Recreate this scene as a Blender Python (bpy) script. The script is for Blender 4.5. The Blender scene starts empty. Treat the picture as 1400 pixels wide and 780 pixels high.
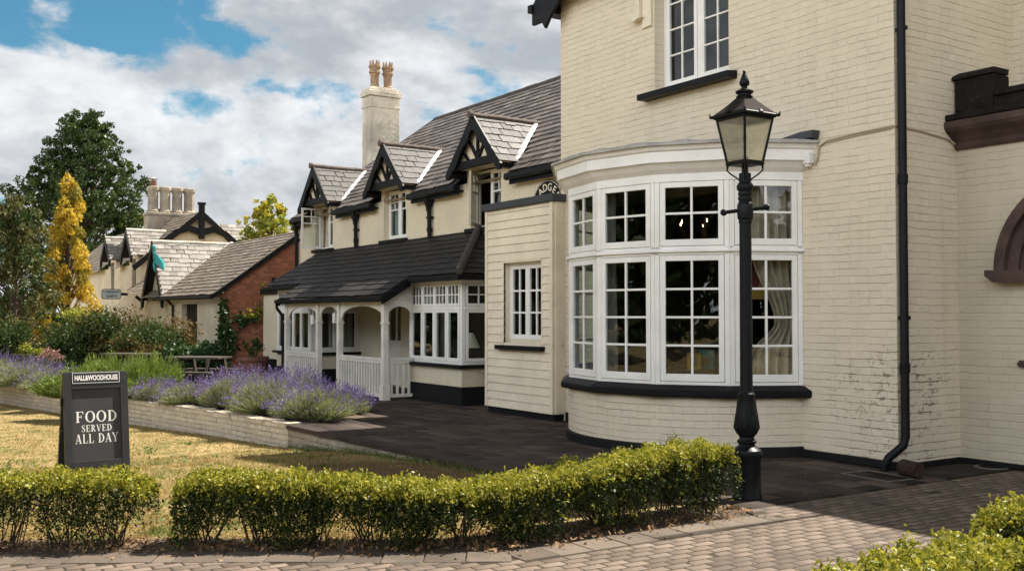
import bpy, math, random
import numpy as np
from mathutils import Vector, Matrix
R = math.radians
random.seed(7)
rng = np.random.default_rng(11)
SC = bpy.context.scene
COL = SC.collection

# ------------------------------------------------------------------ camera, sky, sun, exposure
YAW, PITCH, EYE = 56.8, 1.65, 1.6
cam = bpy.data.cameras.new('camera'); co = bpy.data.objects.new('camera', cam); COL.objects.link(co)
cam.lens = 35.74; cam.sensor_width = 36; cam.clip_end = 3000; cam.clip_start = 0.05
co.location = (0, 0, EYE); co.rotation_euler = (R(90 + PITCH), 0, R(YAW)); SC.camera = co
SUN_EL, SUN_AZ = 55.5, 2.0          # azimuth measured from +Y towards +X
SKY_STRENGTH, SUN_STRENGTH = 0.058, 5.0
SC.view_settings.view_transform = 'Standard'; SC.view_settings.look = 'None'
SC.view_settings.exposure = 1.22; SC.view_settings.gamma = 1.0
SC.view_settings.use_curve_mapping = False

CD, SD = math.sin(R(YAW)), math.cos(R(YAW))     # view direction is (-CD, SD)
F = 1390.0
def ground_xy(u, d):
    """plan position of something seen at photo column u, d metres along the view axis"""
    r = (u - 700) / F * d
    return (-CD * d + SD * r, SD * d + CD * r)
def height(v, d): return EYE + (430 - v) / F * d
def view_dir(u, v):
    p = R(PITCH); f = Vector((-CD * math.cos(p), SD * math.cos(p), math.sin(p)))
    r = Vector((SD, CD, 0)); up = r.cross(f)
    return (f + r * ((u - 700) / F) + up * ((390 - v) / F)).normalized()

sun = bpy.data.lights.new('sun', 'SUN'); so = bpy.data.objects.new('sun', sun); COL.objects.link(so)
sun.energy = SUN_STRENGTH; sun.angle = R(0.53); sun.color = (1.0, 0.93, 0.82)
sdir = Vector((math.sin(R(SUN_AZ)) * math.cos(R(SUN_EL)), math.cos(R(SUN_AZ)) * math.cos(R(SUN_EL)), math.sin(R(SUN_EL))))
so.rotation_euler = (-sdir).to_track_quat('-Z', 'Y').to_euler(); so.location = (0, 20, 30)

class NT:
    """small helper for node trees"""
    def __init__(s, nt): s.nt = nt; s.n = nt.nodes; s.l = nt.links
    def add(s, typ, ins=None, **kw):
        nd = s.n.new('ShaderNode' + typ)
        for k, v in kw.items(): setattr(nd, k, v)
        for k, v in (ins or {}).items():
            sock = nd.inputs[k]
            if hasattr(v, 'is_output') or isinstance(v, bpy.types.NodeSocket): s.l.new(v, sock)
            elif isinstance(v, bpy.types.Node): s.l.new(v.outputs[0], sock)
            else: sock.default_value = v
        return nd
    def math(s, op, a, b=0.5, c=None, clamp=False):
        ins = {0: a, 1: b}
        if c is not None: ins[2] = c
        return s.add('Math', ins, operation=op, use_clamp=clamp).outputs[0]
    def vmath(s, op, a, b=(0, 0, 0)): return s.add('VectorMath', {0: a, 1: b}, operation=op)
    def noise(s, vec, scale, detail=4, rough=0.55, dist=0.0):
        return s.add('TexNoise', {'Vector': vec, 'Scale': scale, 'Detail': detail, 'Roughness': rough, 'Distortion': dist})
    def step(s, x, a, b, lo=0.0, hi=1.0):
        return s.add('MapRange', {'Value': x, 'From Min': a, 'From Max': b, 'To Min': lo, 'To Max': hi}, interpolation_type='SMOOTHSTEP').outputs[0]
    def mix(s, f, a, b, blend='MIX'):
        nd = s.n.new('ShaderNodeMix'); nd.data_type = 'RGBA'; nd.blend_type = blend
        for i, v in ((0, f), (6, a), (7, b)):
            if isinstance(v, bpy.types.NodeSocket): s.l.new(v, nd.inputs[i])
            elif isinstance(v, (int, float)) and i: nd.inputs[i].default_value = (v, v, v, 1)
            elif i: nd.inputs[i].default_value = (*v, 1)
            else: nd.inputs[i].default_value = v
        return nd.outputs[2]

wd = bpy.data.worlds.new('World'); SC.world = wd; wd.use_nodes = True
w = NT(wd.node_tree); w.n.clear()
sky = w.add('TexSky', sky_type='NISHITA', sun_disc=False, sun_elevation=R(SUN_EL), sun_rotation=R(SUN_AZ), air_density=1.0, dust_density=0.6, ozone_density=1.6)
gen = w.add('TexCoord').outputs['Generated']
dirv = w.vmath('NORMALIZE', gen).outputs[0]
stretched = w.vmath('MULTIPLY', dirv, (1, 1, 1.9)).outputs[0]
n1 = w.noise(stretched, 4.6, 9, 0.56, 0.25).outputs[0]
n2 = w.noise(w.vmath('ADD', stretched, (3.1, 1.7, 0.35)).outputs[0], 3.3, 8, 0.58, 0.2).outputs[0]
n3 = w.noise(stretched, 14, 7, 0.6, 0.3).outputs[0]
hole = None
for (u, v, rad, amp) in ((165, 14, 0.072, 0.72), (60, -12, 0.07, 0.62), (245, 18, 0.065, 0.55), (415, 130, 0.05, 0.27), (290, 142, 0.03, 0.20), (455, 126, 0.04, 0.26), (-10, 285, 0.04, 0.5), (25, 330, 0.05, 0.35)):
    h = view_dir(u, v)
    dd = w.vmath('DISTANCE', w.vmath('MULTIPLY', dirv, (1, 1, 2.3)).outputs[0], (h.x, h.y, h.z * 2.3)).outputs['Value']
    m = w.step(dd, 0.0, rad * 2.1, amp, 0.0)
    hole = m if hole is None else w.math('MAXIMUM', hole, m)
dens = w.math('SUBTRACT', w.math('ADD', w.math('ADD', w.math('MULTIPLY', w.math('SUBTRACT', n1, 0.5), 1.5), 0.56), w.math('MULTIPLY', w.math('SUBTRACT', n3, 0.5), 0.95)), w.math('SUBTRACT', hole, 0.10))
cover = w.step(dens, 0.26, 0.50)
def puff(v): return w.math('ADD', w.noise(v, 4.6, 7, 0.55, 0.35).outputs[0], w.math('MULTIPLY', w.noise(v, 17, 5, 0.6, 0.3).outputs[0], 0.35))
relief = w.math('SUBTRACT', puff(stretched), puff(w.vmath('ADD', stretched, (0.012, 0.020, 0.055)).outputs[0]))
lump = w.math('ADD', w.math('ADD', w.math('MULTIPLY', n2, 0.62), w.math('MULTIPLY', n3, 0.16)), w.math('MULTIPLY', relief, 0.46))
lit = w.step(lump, 0.27, 0.54)
# front-lit clouds out of view to the south, boosted to fill the facade; overhead dimmed
away = w.vmath('DOT_PRODUCT', dirv, (0, -1, 0.35)).outputs['Value']
south = w.vmath('DOT_PRODUCT', dirv, (0.45, -0.89, 0)).outputs['Value']
sep = w.add('SeparateXYZ', {0: dirv})
front = w.math('MULTIPLY', w.step(south, 0.05, 0.85, 0.535, 2.6), w.step(sep.outputs[2], 0.30, 0.75, 1.0, 0.18))
ccol = w.mix(lit, (0.47, 0.505, 0.55), (0.95, 0.96, 0.98))
edge = w.step(dens, 0.36, 0.60, 1.12, 1.0)
ccol = w.vmath('SCALE', ccol); w.l.new(w.math('MULTIPLY', front, edge), ccol.inputs['Scale'])
cl_bg = w.add('Background', {'Color': ccol.outputs[0], 'Strength': 0.80})
tint = w.mix(1.0, sky.outputs[0], (0.40, 0.78, 0.80), 'MULTIPLY')
sky_bg = w.add('Background', {'Color': tint, 'Strength': SKY_STRENGTH})
ms = w.add('MixShader', {0: cover, 1: sky_bg.outputs[0], 2: cl_bg.outputs[0]})
w.add('OutputWorld', {0: ms.outputs[0]})

# ------------------------------------------------------------------ mesh building
class MB:
    def __init__(s): s.v = []; s.f = []
    def poly(s, *pts):
        i = len(s.v); s.v += [tuple(p) for p in pts]; s.f.append(tuple(range(i, i + len(pts)))); return s
    def box(s, x0, x1, y0, y1, z0, z1):
        return s.frame_box((0, 0, 0), (1, 0, 0), (0, 1, 0), (0, 0, 1), x0, x1, y0, y1, z0, z1)
    def frame_box(s, O, X, Y, Z, a0, a1, b0, b1, c0, c1):
        O, X, Y, Z = (np.array(q, float) for q in (O, X, Y, Z))
        i = len(s.v)
        for c in (c0, c1):
            for a, b in ((a0, b0), (a1, b0), (a1, b1), (a0, b1)): s.v.append(tuple(O + X * a + Y * b + Z * c))
        fs = [(3, 2, 1, 0), (4, 5, 6, 7), (0, 1, 5, 4), (1, 2, 6, 5), (2, 3, 7, 6), (3, 0, 4, 7)]
        if np.dot(np.cross(X, Y), Z) < 0: fs = [q[::-1] for q in fs]
        s.f += [tuple(i + k for k in q) for q in fs]; return s
    def prism(s, pts, ext):
        """planar polygon pushed along ext"""
        n = len(pts); i = len(s.v); e = np.array(ext, float)
        s.v += [tuple(p) for p in pts] + [tuple(np.array(p, float) + e) for p in pts]
        s.f.append(tuple(range(i + n - 1, i - 1, -1))); s.f.append(tuple(range(i + n, i + 2 * n)))
        for k in range(n): s.f.append((i + k, i + (k + 1) % n, i + n + (k + 1) % n, i + n + k))
        return s
    def tube(s, pts, r, n=10, caps=True):
        pts = [Vector(p) for p in pts]; rs = list(r) if hasattr(r, '__len__') else [r] * len(pts)
        i0 = len(s.v); ref = None
        for k, p in enumerate(pts):
            t = (pts[min(k + 1, len(pts) - 1)] - pts[max(k - 1, 0)]).normalized()
            if ref is None: ref = t.orthogonal().normalized()
            ref = (ref - t * ref.dot(t))
            ref = ref.normalized() if ref.length > 1e-6 else t.orthogonal().normalized()
            b = t.cross(ref)
            for j in range(n):
                a = 2 * math.pi * j / n
                s.v.append(tuple(p + (ref * math.cos(a) + b * math.sin(a)) * rs[k]))
        for k in range(len(pts) - 1):
            for j in range(n):
                a = i0 + k * n + j; b2 = i0 + k * n + (j + 1) % n
                s.f.append((a, b2, b2 + n, a + n))
        if caps:
            s.f.append(tuple(i0 + j for j in range(n))[::-1]); q = i0 + (len(pts) - 1) * n
            s.f.append(tuple(q + j for j in range(n)))
        return s
    def lathe(s, prof, c=(0, 0), n=24, rot=0.0):
        i0 = len(s.v)
        for (r, z) in prof:
            for j in range(n):
                a = 2 * math.pi * j / n + rot; s.v.append((c[0] + r * math.cos(a), c[1] + r * math.sin(a), z))
        for k in range(len(prof) - 1):
            for j in range(n):
                a = i0 + k * n + j; b = i0 + k * n + (j + 1) % n; s.f.append((a, b, b + n, a + n))
        s.f.append(tuple(i0 + j for j in range(n))[::-1]); q = i0 + (len(prof) - 1) * n; s.f.append(tuple(q + j for j in range(n)))
        return s
    def sweep(s, line, miters, prof, closed_prof=False):
        """profile of (offset, z) carried along a plan polyline"""
        i0 = len(s.v); m = len(prof)
        for (p, mt) in zip(line, miters):
            for (o, z) in prof: s.v.append((p[0] + mt[0] * o, p[1] + mt[1] * o, z))
        for k in range(len(line) - 1):
            for j in range(m if closed_prof else m - 1):
                a = i0 + k * m + j; b = i0 + k * m + (j + 1) % m; s.f.append((a, b, b + m, a + m))
        if closed_prof:
            s.f.append(tuple(i0 + j for j in range(m))); q = i0 + (len(line) - 1) * m; s.f.append(tuple(q + j for j in range(m))[::-1])
        return s
    def build(s, name, mat, parent=None, local=False, bevel=0, smooth=False, fix=True, uvs=None):
        off = np.zeros(3)
        p = parent
        while p is not None and not local: off += np.array(p.location); p = p.parent
        me = bpy.data.meshes.new(name)
        vs = np.array(s.v, float) - off
        me.from_pydata(vs.tolist(), [], s.f)
        if fix:
            import bmesh
            bm = bmesh.new(); bm.from_mesh(me); bmesh.ops.recalc_face_normals(bm, faces=bm.faces); bm.to_mesh(me); bm.free()
        box_uv(me, off)
        me.materials.append(mat)
        if smooth:
            me.polygons.foreach_set('use_smooth', [True] * len(me.polygons))
            try: me.set_sharp_from_angle(angle=R(35))
            except Exception: pass
        o = bpy.data.objects.new(name, me); COL.objects.link(o)
        if parent is not None: o.parent = parent
        if bevel:
            bv = o.modifiers.new('bevel', 'BEVEL'); bv.width = bevel; bv.segments = 2; bv.limit_method = 'ANGLE'; bv.angle_limit = R(40)
        return o

def box_uv(me, off=(0, 0, 0)):
    """metre-true UVs: u runs level along each face, v runs up it"""
    n = len(me.polygons)
    if not n: return
    nl = len(me.loops)
    uv = me.uv_layers.new(name='UVMap')
    nor = np.empty(n * 3); me.polygons.foreach_get('normal', nor); nor = nor.reshape(-1, 3)
    tot = np.empty(n, int); me.polygons.foreach_get('loop_total', tot)
    lv = np.empty(nl, int); me.loops.foreach_get('vertex_index', lv)
    co_ = np.empty(len(me.vertices) * 3); me.vertices.foreach_get('co', co_); co_ = co_.reshape(-1, 3) + np.array(off)
    N = np.repeat(nor, tot, axis=0); P = co_[lv]
    T = np.stack([-N[:, 1], N[:, 0], np.zeros(nl)], 1); L = np.linalg.norm(T, axis=1)
    flat = L < 0.05; T[flat] = (1, 0, 0); L[flat] = 1; T /= L[:, None]
    B = np.cross(N, T)
    out = np.stack([(P * T).sum(1), (P * B).sum(1)], 1)
    uv.data.foreach_set('uv', out.ravel())

def np_mesh(name, V, Fc, mat, parent=None, local=False):
    """V (n,3), Fc (m,k) numpy arrays"""
    off = np.zeros(3); p = parent
    while p is not None and not local: off += np.array(p.location); p = p.parent
    V = np.asarray(V, float) - off; Fc = np.asarray(Fc, int); k = Fc.shape[1]
    me = bpy.data.meshes.new(name)
    me.vertices.add(len(V)); me.vertices.foreach_set('co', V.ravel())
    me.loops.add(Fc.size); me.loops.foreach_set('vertex_index', Fc.ravel())
    me.polygons.add(len(Fc)); me.polygons.foreach_set('loop_start', np.arange(0, Fc.size, k))
    try: me.polygons.foreach_set('loop_total', np.full(len(Fc), k))
    except Exception: pass
    me.update(calc_edges=True); me.validate()
    me.materials.append(mat)
    o = bpy.data.objects.new(name, me); COL.objects.link(o)
    if parent is not None: o.parent = parent
    return o

def tag(o, label=None, cat=None, group=None, kind=None):
    if label: o['label'] = label
    if cat: o['category'] = cat
    if group: o['group'] = group
    if kind: o['kind'] = kind
    return o
def thing(name, label, cat, loc=(0, 0, 0), rz=0, group=None):
    o = bpy.data.objects.new(name, None); COL.objects.link(o); o.empty_display_size = 0.2
    o.location = loc; o.rotation_euler = (0, 0, rz); return tag(o, label, cat, group)
def copy_tree(o, parent=None):
    c = o.copy(); COL.objects.link(c)
    if parent is not None: c.parent = parent
    for ch in list(o.children): copy_tree(ch, c)
    return c

# ------------------------------------------------------------------ materials
def mat(name):
    m = bpy.data.materials.new(name); m.use_nodes = True
    t = NT(m.node_tree); b = t.n['Principled BSDF']
    return m, t, b
def uvc(t): return t.add('TexCoord').outputs['UV']
def objc(t): return t.add('NewGeometry').outputs['Position']
def bump(t, b, h, strength=0.4, dist=0.01):
    bn = t.add('Bump', {'Height': h, 'Strength': strength, 'Distance': dist}); t.l.new(bn.outputs[0], b.inputs['Normal']); return bn
def setc(t, b, c):
    if isinstance(c, bpy.types.NodeSocket): t.l.new(c, b.inputs['Base Color'])
    else: b.inputs['Base Color'].default_value = (*c, 1)

def m_paint(name, col, rough=0.45, var=0.12, scale=3.0, grime=None, bmp=0.0, spec=0.4):
    m, t, b = mat(name); p = objc(t)
    n = t.noise(p, scale, 6, 0.6).outputs[0]
    c = t.mix(t.step(n, 0.3, 0.7), tuple(x * (1 - var) for x in col), tuple(min(1, x * (1 + var * 0.5)) for x in col))
    if grime:
        g = t.noise(p, scale * 5, 6, 0.7).outputs[0]
        c = t.mix(t.step(g, 0.56, 0.74, 0, 0.8), c, grime)
    setc(t, b, c); b.inputs['Roughness'].default_value = rough; b.inputs['Specular IOR Level'].default_value = spec
    if bmp: bump(t, b, t.noise(p, 60, 4).outputs[0], bmp, 0.004)
    return m

def m_brick(name, face, joint, bl=0.225, bh=0.081, mortar=0.011, squash=0.6, bmp=0.6, rough=0.7, island_var=0.10, stain=None, joint_dirt=0.0, dirt_col=(0.09, 0.06, 0.04), perp=0.46):
    m, t, b = mat(name); uv = uvc(t); P = objc(t)
    wob = t.noise(uv, 5.5, 3).outputs['Color']
    wv = t.vmath('SCALE', t.vmath('SUBTRACT', wob, (0.5, 0.5, 0.5)).outputs[0]); wv.inputs['Scale'].default_value = 0.032
    wl_ = t.vmath('SCALE', t.vmath('SUBTRACT', t.noise(uv, 0.9, 2).outputs['Color'], (0.5, 0.5, 0.5)).outputs[0]); wl_.inputs['Scale'].default_value = 0.032
    u2 = t.vmath('ADD', t.vmath('ADD', uv, wv.outputs[0]).outputs[0], wl_.outputs[0]).outputs[0]
    br = t.add('TexBrick', {'Vector': u2, 'Scale': 1.0, 'Mortar Size': mortar, 'Mortar Smooth': 0.55, 'Bias': 0.0, 'Brick Width': bl, 'Row Height': bh,
                            'Color1': (0, 0, 0, 1), 'Color2': (1, 1, 1, 1), 'Mortar': (0.5, 0.5, 0.5, 1)}, offset=0.5, squash=squash, squash_frequency=2)
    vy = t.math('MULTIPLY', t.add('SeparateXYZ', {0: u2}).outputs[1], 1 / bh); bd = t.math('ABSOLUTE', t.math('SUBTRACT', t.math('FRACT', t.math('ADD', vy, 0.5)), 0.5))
    bed = t.step(bd, 0.0, mortar / bh * 0.95, 1.0, 0.0)
    fac = t.math('MAXIMUM', bed, t.math('MULTIPLY', br.outputs['Fac'], perp))
    fine = t.noise(uv, 45, 5, 0.65).outputs[0]; blot = t.noise(uv, 2.2, 5, 0.6).outputs[0]
    tone = t.math('ADD', t.math('MULTIPLY', br.outputs['Color'], island_var), t.math('MULTIPLY', blot, 0.22))
    c = t.mix(tone, face, tuple(x * 0.55 for x in face))
    streak = t.step(t.noise(t.vmath('MULTIPLY', uv, (3.2, 0.28, 1)).outputs[0], 1.0, 6, 0.65).outputs[0], 0.50, 0.74, 0, 0.24)
    c = t.mix(streak, c, tuple(x * q for x, q in zip(face, (0.62, 0.60, 0.56))))
    patch = t.step(t.noise(uv, 7.5, 6, 0.75).outputs[0], 0.63, 0.70, 0, 0.5); c = t.mix(patch, c, tuple(x * 0.78 for x in face))
    worn = t.step(t.noise(uv, 1.6, 5, 0.65).outputs[0], 0.36, 0.62)          # joints show more in worn places
    jm = t.math('MULTIPLY', fac, t.math('ADD', t.math('MULTIPLY', worn, 0.42), 0.08))
    c = t.mix(jm, c, joint)
    if joint_dirt:
        dn = t.step(t.noise(uv, 3.0, 6, 0.7).outputs[0], 0.54, 0.68)
        c = t.mix(t.math('MULTIPLY', t.math('MULTIPLY', fac, dn), joint_dirt), c, dirt_col)
    if stain:           # weathered patch: rows of open joints and flaked paint round one point of the wall
        for (cx, cy, cz, rx, rz, amt) in stain:
            q = t.vmath('MULTIPLY', t.vmath('SUBTRACT', P, (cx, cy, cz)).outputs[0], (1 / rx, 1 / rx, 1 / rz)).outputs[0]
            near = t.step(t.vmath('LENGTH', q).outputs['Value'], 0.35, 1.05, 1.0, 0.0)
            sp = t.step(t.noise(t.vmath('MULTIPLY', uv, (1, 2.2, 1)).outputs[0], 4.2, 6, 0.7).outputs[0], 0.46, 0.58)
            k = t.math('MULTIPLY', near, sp)
            kj = t.math('MULTIPLY', k, t.math('ADD', t.math('MULTIPLY', t.math('MAXIMUM', bed, t.math('MULTIPLY', fac, 0.35)), 0.9), t.math('MULTIPLY', t.step(t.noise(uv, 16, 5, 0.7).outputs[0], 0.52, 0.60), 0.5)))
            c = t.mix(t.math('MULTIPLY', kj, amt, clamp=True), c, dirt_col)
    setc(t, b, c); b.inputs['Roughness'].default_value = rough; b.inputs['Specular IOR Level'].default_value = 0.3
    h = t.math('SUBTRACT', t.math('ADD', t.math('MULTIPLY', fine, 0.25), t.math('MULTIPLY', br.outputs['Color'], 0.30)), t.math('MULTIPLY', fac, t.math('ADD', t.math('MULTIPLY', t.step(t.noise(uv, 3.4, 5, 0.7).outputs[0], 0.36, 0.62), 0.75), 0.16)))
    bump(t, b, t.math('ADD', h, t.math('MULTIPLY', t.noise(uv, 9, 4).outputs[0], 0.9)), bmp, 0.014)
    return m

def m_rough(name, col, scale=38, bmp=0.8, var=0.15, grime=(0.25, 0.21, 0.15)):
    m, t, b = mat(name); p = objc(t)
    n = t.noise(p, 1.3, 6, 0.6).outputs[0]
    c = t.mix(t.step(n, 0.3, 0.75), col, tuple(x * (1 - var) for x in col))
    dirt = t.step(t.noise(t.vmath('MULTIPLY', p, (1, 1, 0.25)).outputs[0], 4, 6, 0.7).outputs[0], 0.58, 0.8, 0, 0.35)
    c = t.mix(dirt, c, grime)
    vor = t.add('TexVoronoi', {'Vector': p, 'Scale': scale}).outputs[0]
    fine = t.noise(p, scale * 1.6, 4, 0.6).outputs[0]
    setc(t, b, c); b.inputs['Roughness'].default_value = 0.85; b.inputs['Specular IOR Level'].default_value = 0.2
    bump(t, b, t.math('ADD', vor, fine), bmp, 0.012); return m

def m_slate(name, c1, c2, lichen=(0.30, 0.27, 0.20), amt=0.35, rough=0.42, spec=0.5):
    m, t, b = mat(name); g = t.add('NewGeometry'); p = g.outputs['Position']; rnd = g.outputs['Random Per Island']
    n = t.noise(p, 1.1, 5, 0.6).outputs[0]; f = t.noise(p, 22, 5, 0.7).outputs[0]
    c = t.mix(t.math('ADD', t.math('MULTIPLY', rnd, 0.75), t.math('MULTIPLY', n, 0.3)), c1, c2)
    c = t.mix(t.math('MULTIPLY', t.step(f, 0.52, 0.72), amt), c, lichen)
    c = t.mix(t.math('MULTIPLY', t.step(n, 0.45, 0.7), 0.3), c, tuple(x * 0.6 for x in c1))
    setc(t, b, c)
    t.l.new(t.math('ADD', t.math('MULTIPLY', rnd, 0.22), t.math('ADD', t.math('MULTIPLY', f, 0.25), rough - 0.22)), b.inputs['Roughness'])
    b.inputs['Specular IOR Level'].default_value = spec
    bump(t, b, t.math('ADD', f, t.math('MULTIPLY', n, 0.5)), 0.35, 0.01); return m

def m_leaf(name, c1, c2, trans=0.35, rough=0.45, c3=None, blot=0.0):
    m, t, b = mat(name); g = t.add('NewGeometry'); rnd = g.outputs['Random Per Island']
    c = t.mix(rnd, c1, c2)
    if c3 is not None: c = t.mix(t.step(t.noise(g.outputs['Position'], blot or 1.5, 3).outputs[0], 0.5, 0.62), c, c3)
    setc(t, b, c); b.inputs['Roughness'].default_value = rough; b.inputs['Specular IOR Level'].default_value = 0.22
    tr = t.add('BsdfTranslucent', {'Color': t.mix(0.5, c, t.mix(1.0, c, (1.5, 1.45, 0.5), 'MULTIPLY'))})
    mx = t.add('MixShader', {0: trans, 1: b.outputs[0], 2: tr.outputs[0]})
    t.l.new(mx.outputs[0], t.n['Material Output'].inputs[0]); return m

def m_glass(name, tint=(0.9, 0.93, 0.92), refl=1.0, rough=0.015):
    m, t, b = mat(name)
    tr = t.add('BsdfTransparent', {'Color': (*tint, 1)})
    wob = t.noise(objc(t), 1.6, 2).outputs[0]
    bn = t.add('Bump', {'Height': wob, 'Strength': 0.25, 'Distance': 0.02})
    gl = t.add('BsdfGlossy', {'Color': (refl, refl, refl, 1), 'Roughness': rough, 'Normal': bn.outputs[0]})
    fc = t.math('POWER', t.add('LayerWeight', {'Blend': 0.5}).outputs['Facing'], 5.0); fr = t.math('ADD', t.math('MULTIPLY', fc, 0.85), 0.035)
    t.l.new(t.add('MixShader', {0: fr, 1: tr.outputs[0], 2: gl.outputs[0]}).outputs[0], t.n['Material Output'].inputs[0]); return m

def m_emit(name, col, s):
    m, t, b = mat(name); b.inputs['Emission Color'].default_value = (*col, 1); b.inputs['Emission Strength'].default_value = s
    setc(t, b, col); return m

CREAM = (0.70, 0.622, 0.485)
M = {}
M['cream_brick'] = m_brick('cream painted brick', CREAM, (0.50, 0.43, 0.32), joint_dirt=0.35, mortar=0.009, bmp=0.7, dirt_col=(0.15, 0.105, 0.075),
                           stain=[(-6.75, 9.1, 0.78, 1.15, 0.62, 1.05), (-6.63, 9.4, 0.80, 0.80, 0.58, 1.2), (-6.62, 9.2, 0.12, 0.9, 0.3, 1.2), (-12.3, 9.1, 1.4, 0.6, 1.6, 0.7)])
M['porch_brick'] = m_brick('cream painted porch brick', (0.55, 0.495, 0.385), (0.40, 0.345, 0.26), joint_dirt=0.3, mortar=0.009, bmp=0.5)
M['bed_brick'] = m_brick('weathered cream wall brick', (0.60, 0.53, 0.42), (0.12, 0.095, 0.07), bl=0.225, bh=0.078, mortar=0.012, joint_dirt=1.0, island_var=0.45, bmp=0.9, perp=0.9, dirt_col=(0.045, 0.035, 0.028))
M['red_brick'] = m_brick('old red brick', (0.43, 0.155, 0.08), (0.20, 0.15, 0.12), bl=0.23, bh=0.08, mortar=0.012, island_var=1.3, bmp=0.9, joint_dirt=0.4, perp=0.9)
M['roughcast'] = m_rough('cream roughcast', (0.70, 0.62, 0.47))
M['far_render'] = m_rough('cream aged render', (0.62, 0.54, 0.40), 14, 0.5, 0.25)
M['board'] = m_paint('cream weatherboard paint', (0.72, 0.64, 0.50), 0.5, 0.10, 2.5, grime=(0.42, 0.35, 0.24), bmp=0.15)
M['white'] = m_paint('white gloss paint', (0.78, 0.77, 0.74), 0.38, 0.08, 3, grime=(0.68, 0.66, 0.62), bmp=.10)
M['white_dull'] = m_paint('white weathered paint', (0.66, 0.63, 0.57), 0.5, 0.12, 3, grime=(0.45, 0.41, 0.34))
M['taupe'] = m_paint('bare casement paint', (0.42, 0.36, 0.28), 0.6, 0.15, 5)
M['black'] = m_paint('black gloss paint', (0.008, 0.0085, 0.010), 0.42, 0.3, 6, spec=0.13)
M['black_matt'] = m_paint('black worn paint', (0.008, 0.008, 0.009), 0.6, 0.3, 6, grime=(0.03, 0.027, 0.024), bmp=0.2, spec=0.2)
M['iron'] = m_paint('black cast iron paint', (0.006, 0.0075, 0.009), 0.42, 0.3, 9, grime=(0.02, 0.019, 0.018), bmp=0.25, spec=0.16)
M['lead'] = m_paint('lead sheet', (0.36, 0.345, 0.32), 0.7, 0.25, 7, grime=(0.13, 0.115, 0.10), bmp=0.8)
M['lead_dark'] = m_paint('dark lead capping', (0.035, 0.04, 0.048), 0.5, 0.25, 5, bmp=0.3)
M['mortar_white'] = m_paint('white valley flashing', (0.58, 0.57, 0.56), 0.6, 0.25, 9, grime=(0.3, 0.29, 0.27))
M['slate'] = m_slate('warm grey slate', (0.070, 0.060, 0.056), (0.185, 0.162, 0.152), rough=.5, spec=.35)
M['slate_dormer'] = m_slate('silvery slate', (0.040, 0.037, 0.036), (0.125, 0.117, 0.112), rough=0.56, spec=0.24)
M['slate_dark'] = m_slate('black mossy slate', (0.014, 0.013, 0.0135), (0.034, 0.031, 0.030), lichen=(0.07, 0.06, 0.048), amt=0.3, rough=0.6, spec=0.25)
M['slate_far'] = m_slate('pale lichened slate', (0.12, 0.105, 0.09), (0.34, 0.31, 0.28), lichen=(0.13, 0.11, 0.08), amt=0.6, rough=0.5, spec=0.3)
M['slate_brown'] = m_slate('brown stone slate', (0.11, 0.09, 0.07), (0.25, 0.21, 0.165), amt=0.5, spec=.3, rough=.55)
M['ridge_tile'] = m_paint('lichened clay ridge tile', (0.105, 0.078, 0.062), 0.8, 0.35, 12, grime=(0.34, 0.20, 0.08), bmp=0.4)
M['ridge_dark'] = m_paint('dark ridge tile', (0.06, 0.05, 0.045), 0.8, 0.3, 12, grime=(0.16, 0.12, 0.08), bmp=0.4)
M['stack'] = m_rough('weathered chimney render', (0.72, 0.66, 0.545), 9, 1.0, 0.5, grime=(0.20, 0.14, 0.085))
M['terracotta'] = m_paint('buff clay pot', (0.33, 0.215, 0.13), 0.75, 0.3, 8, grime=(0.2, 0.12, 0.07), bmp=0.3)
M['terracotta_red'] = m_paint('red terracotta', (0.17, 0.075, 0.048), 0.75, 0.25, 6)
M['sandstone'] = m_paint('dark red sandstone', (0.070, 0.044, 0.037), 0.8, 0.4, 4, grime=(0.022, 0.019, 0.018), bmp=0.5)
M['sooty_stone'] = m_paint('soot blackened stone', (0.014, 0.011, 0.010), 0.9, 0.4, 6, grime=(0.07, 0.052, 0.045), bmp=0.6, spec=0.15)
M['glass'] = m_glass('window glass', (0.86, 0.89, 0.88), 0.85)
M['lamp_glass'] = None
M['room'] = m_paint('dark room wall', (0.030, 0.021, 0.015), 0.8, 0.2)
M['room_floor'] = m_paint('dark room boards', (0.03, 0.018, 0.01), 0.6, 0.3)
M['curtain'] = m_paint('cream curtain cloth', (0.62, 0.52, 0.41), 0.9, 0.25, 7)
M['curtain_blue'] = m_paint('pale blue curtain cloth', (0.50, 0.58, 0.62), 0.9, 0.2, 7)
M['curtain_grey'] = m_paint('grey curtain cloth', (0.30, 0.28, 0.27), 0.9, 0.2, 7)
M['wood'] = m_paint('weathered table wood', (0.060, 0.046, 0.037), 0.75, 0.3, 6, grime=(0.15, 0.125, 0.10), bmp=0.3)
M['wood_dark'] = m_paint('dark wood', (0.04, 0.027, 0.02), 0.6, 0.3, 6)
M['cable'] = m_paint('painted cable', (0.40, 0.34, 0.25), 0.6, 0.15)
M['bark'] = m_rough('bark', (0.10, 0.075, 0.055), 20, 1.0, 0.4, grime=(0.05, 0.04, 0.03))
M['twig'] = m_paint('hedge twig', (0.07, 0.048, 0.033), 0.85, 0.3, 9)
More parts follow.
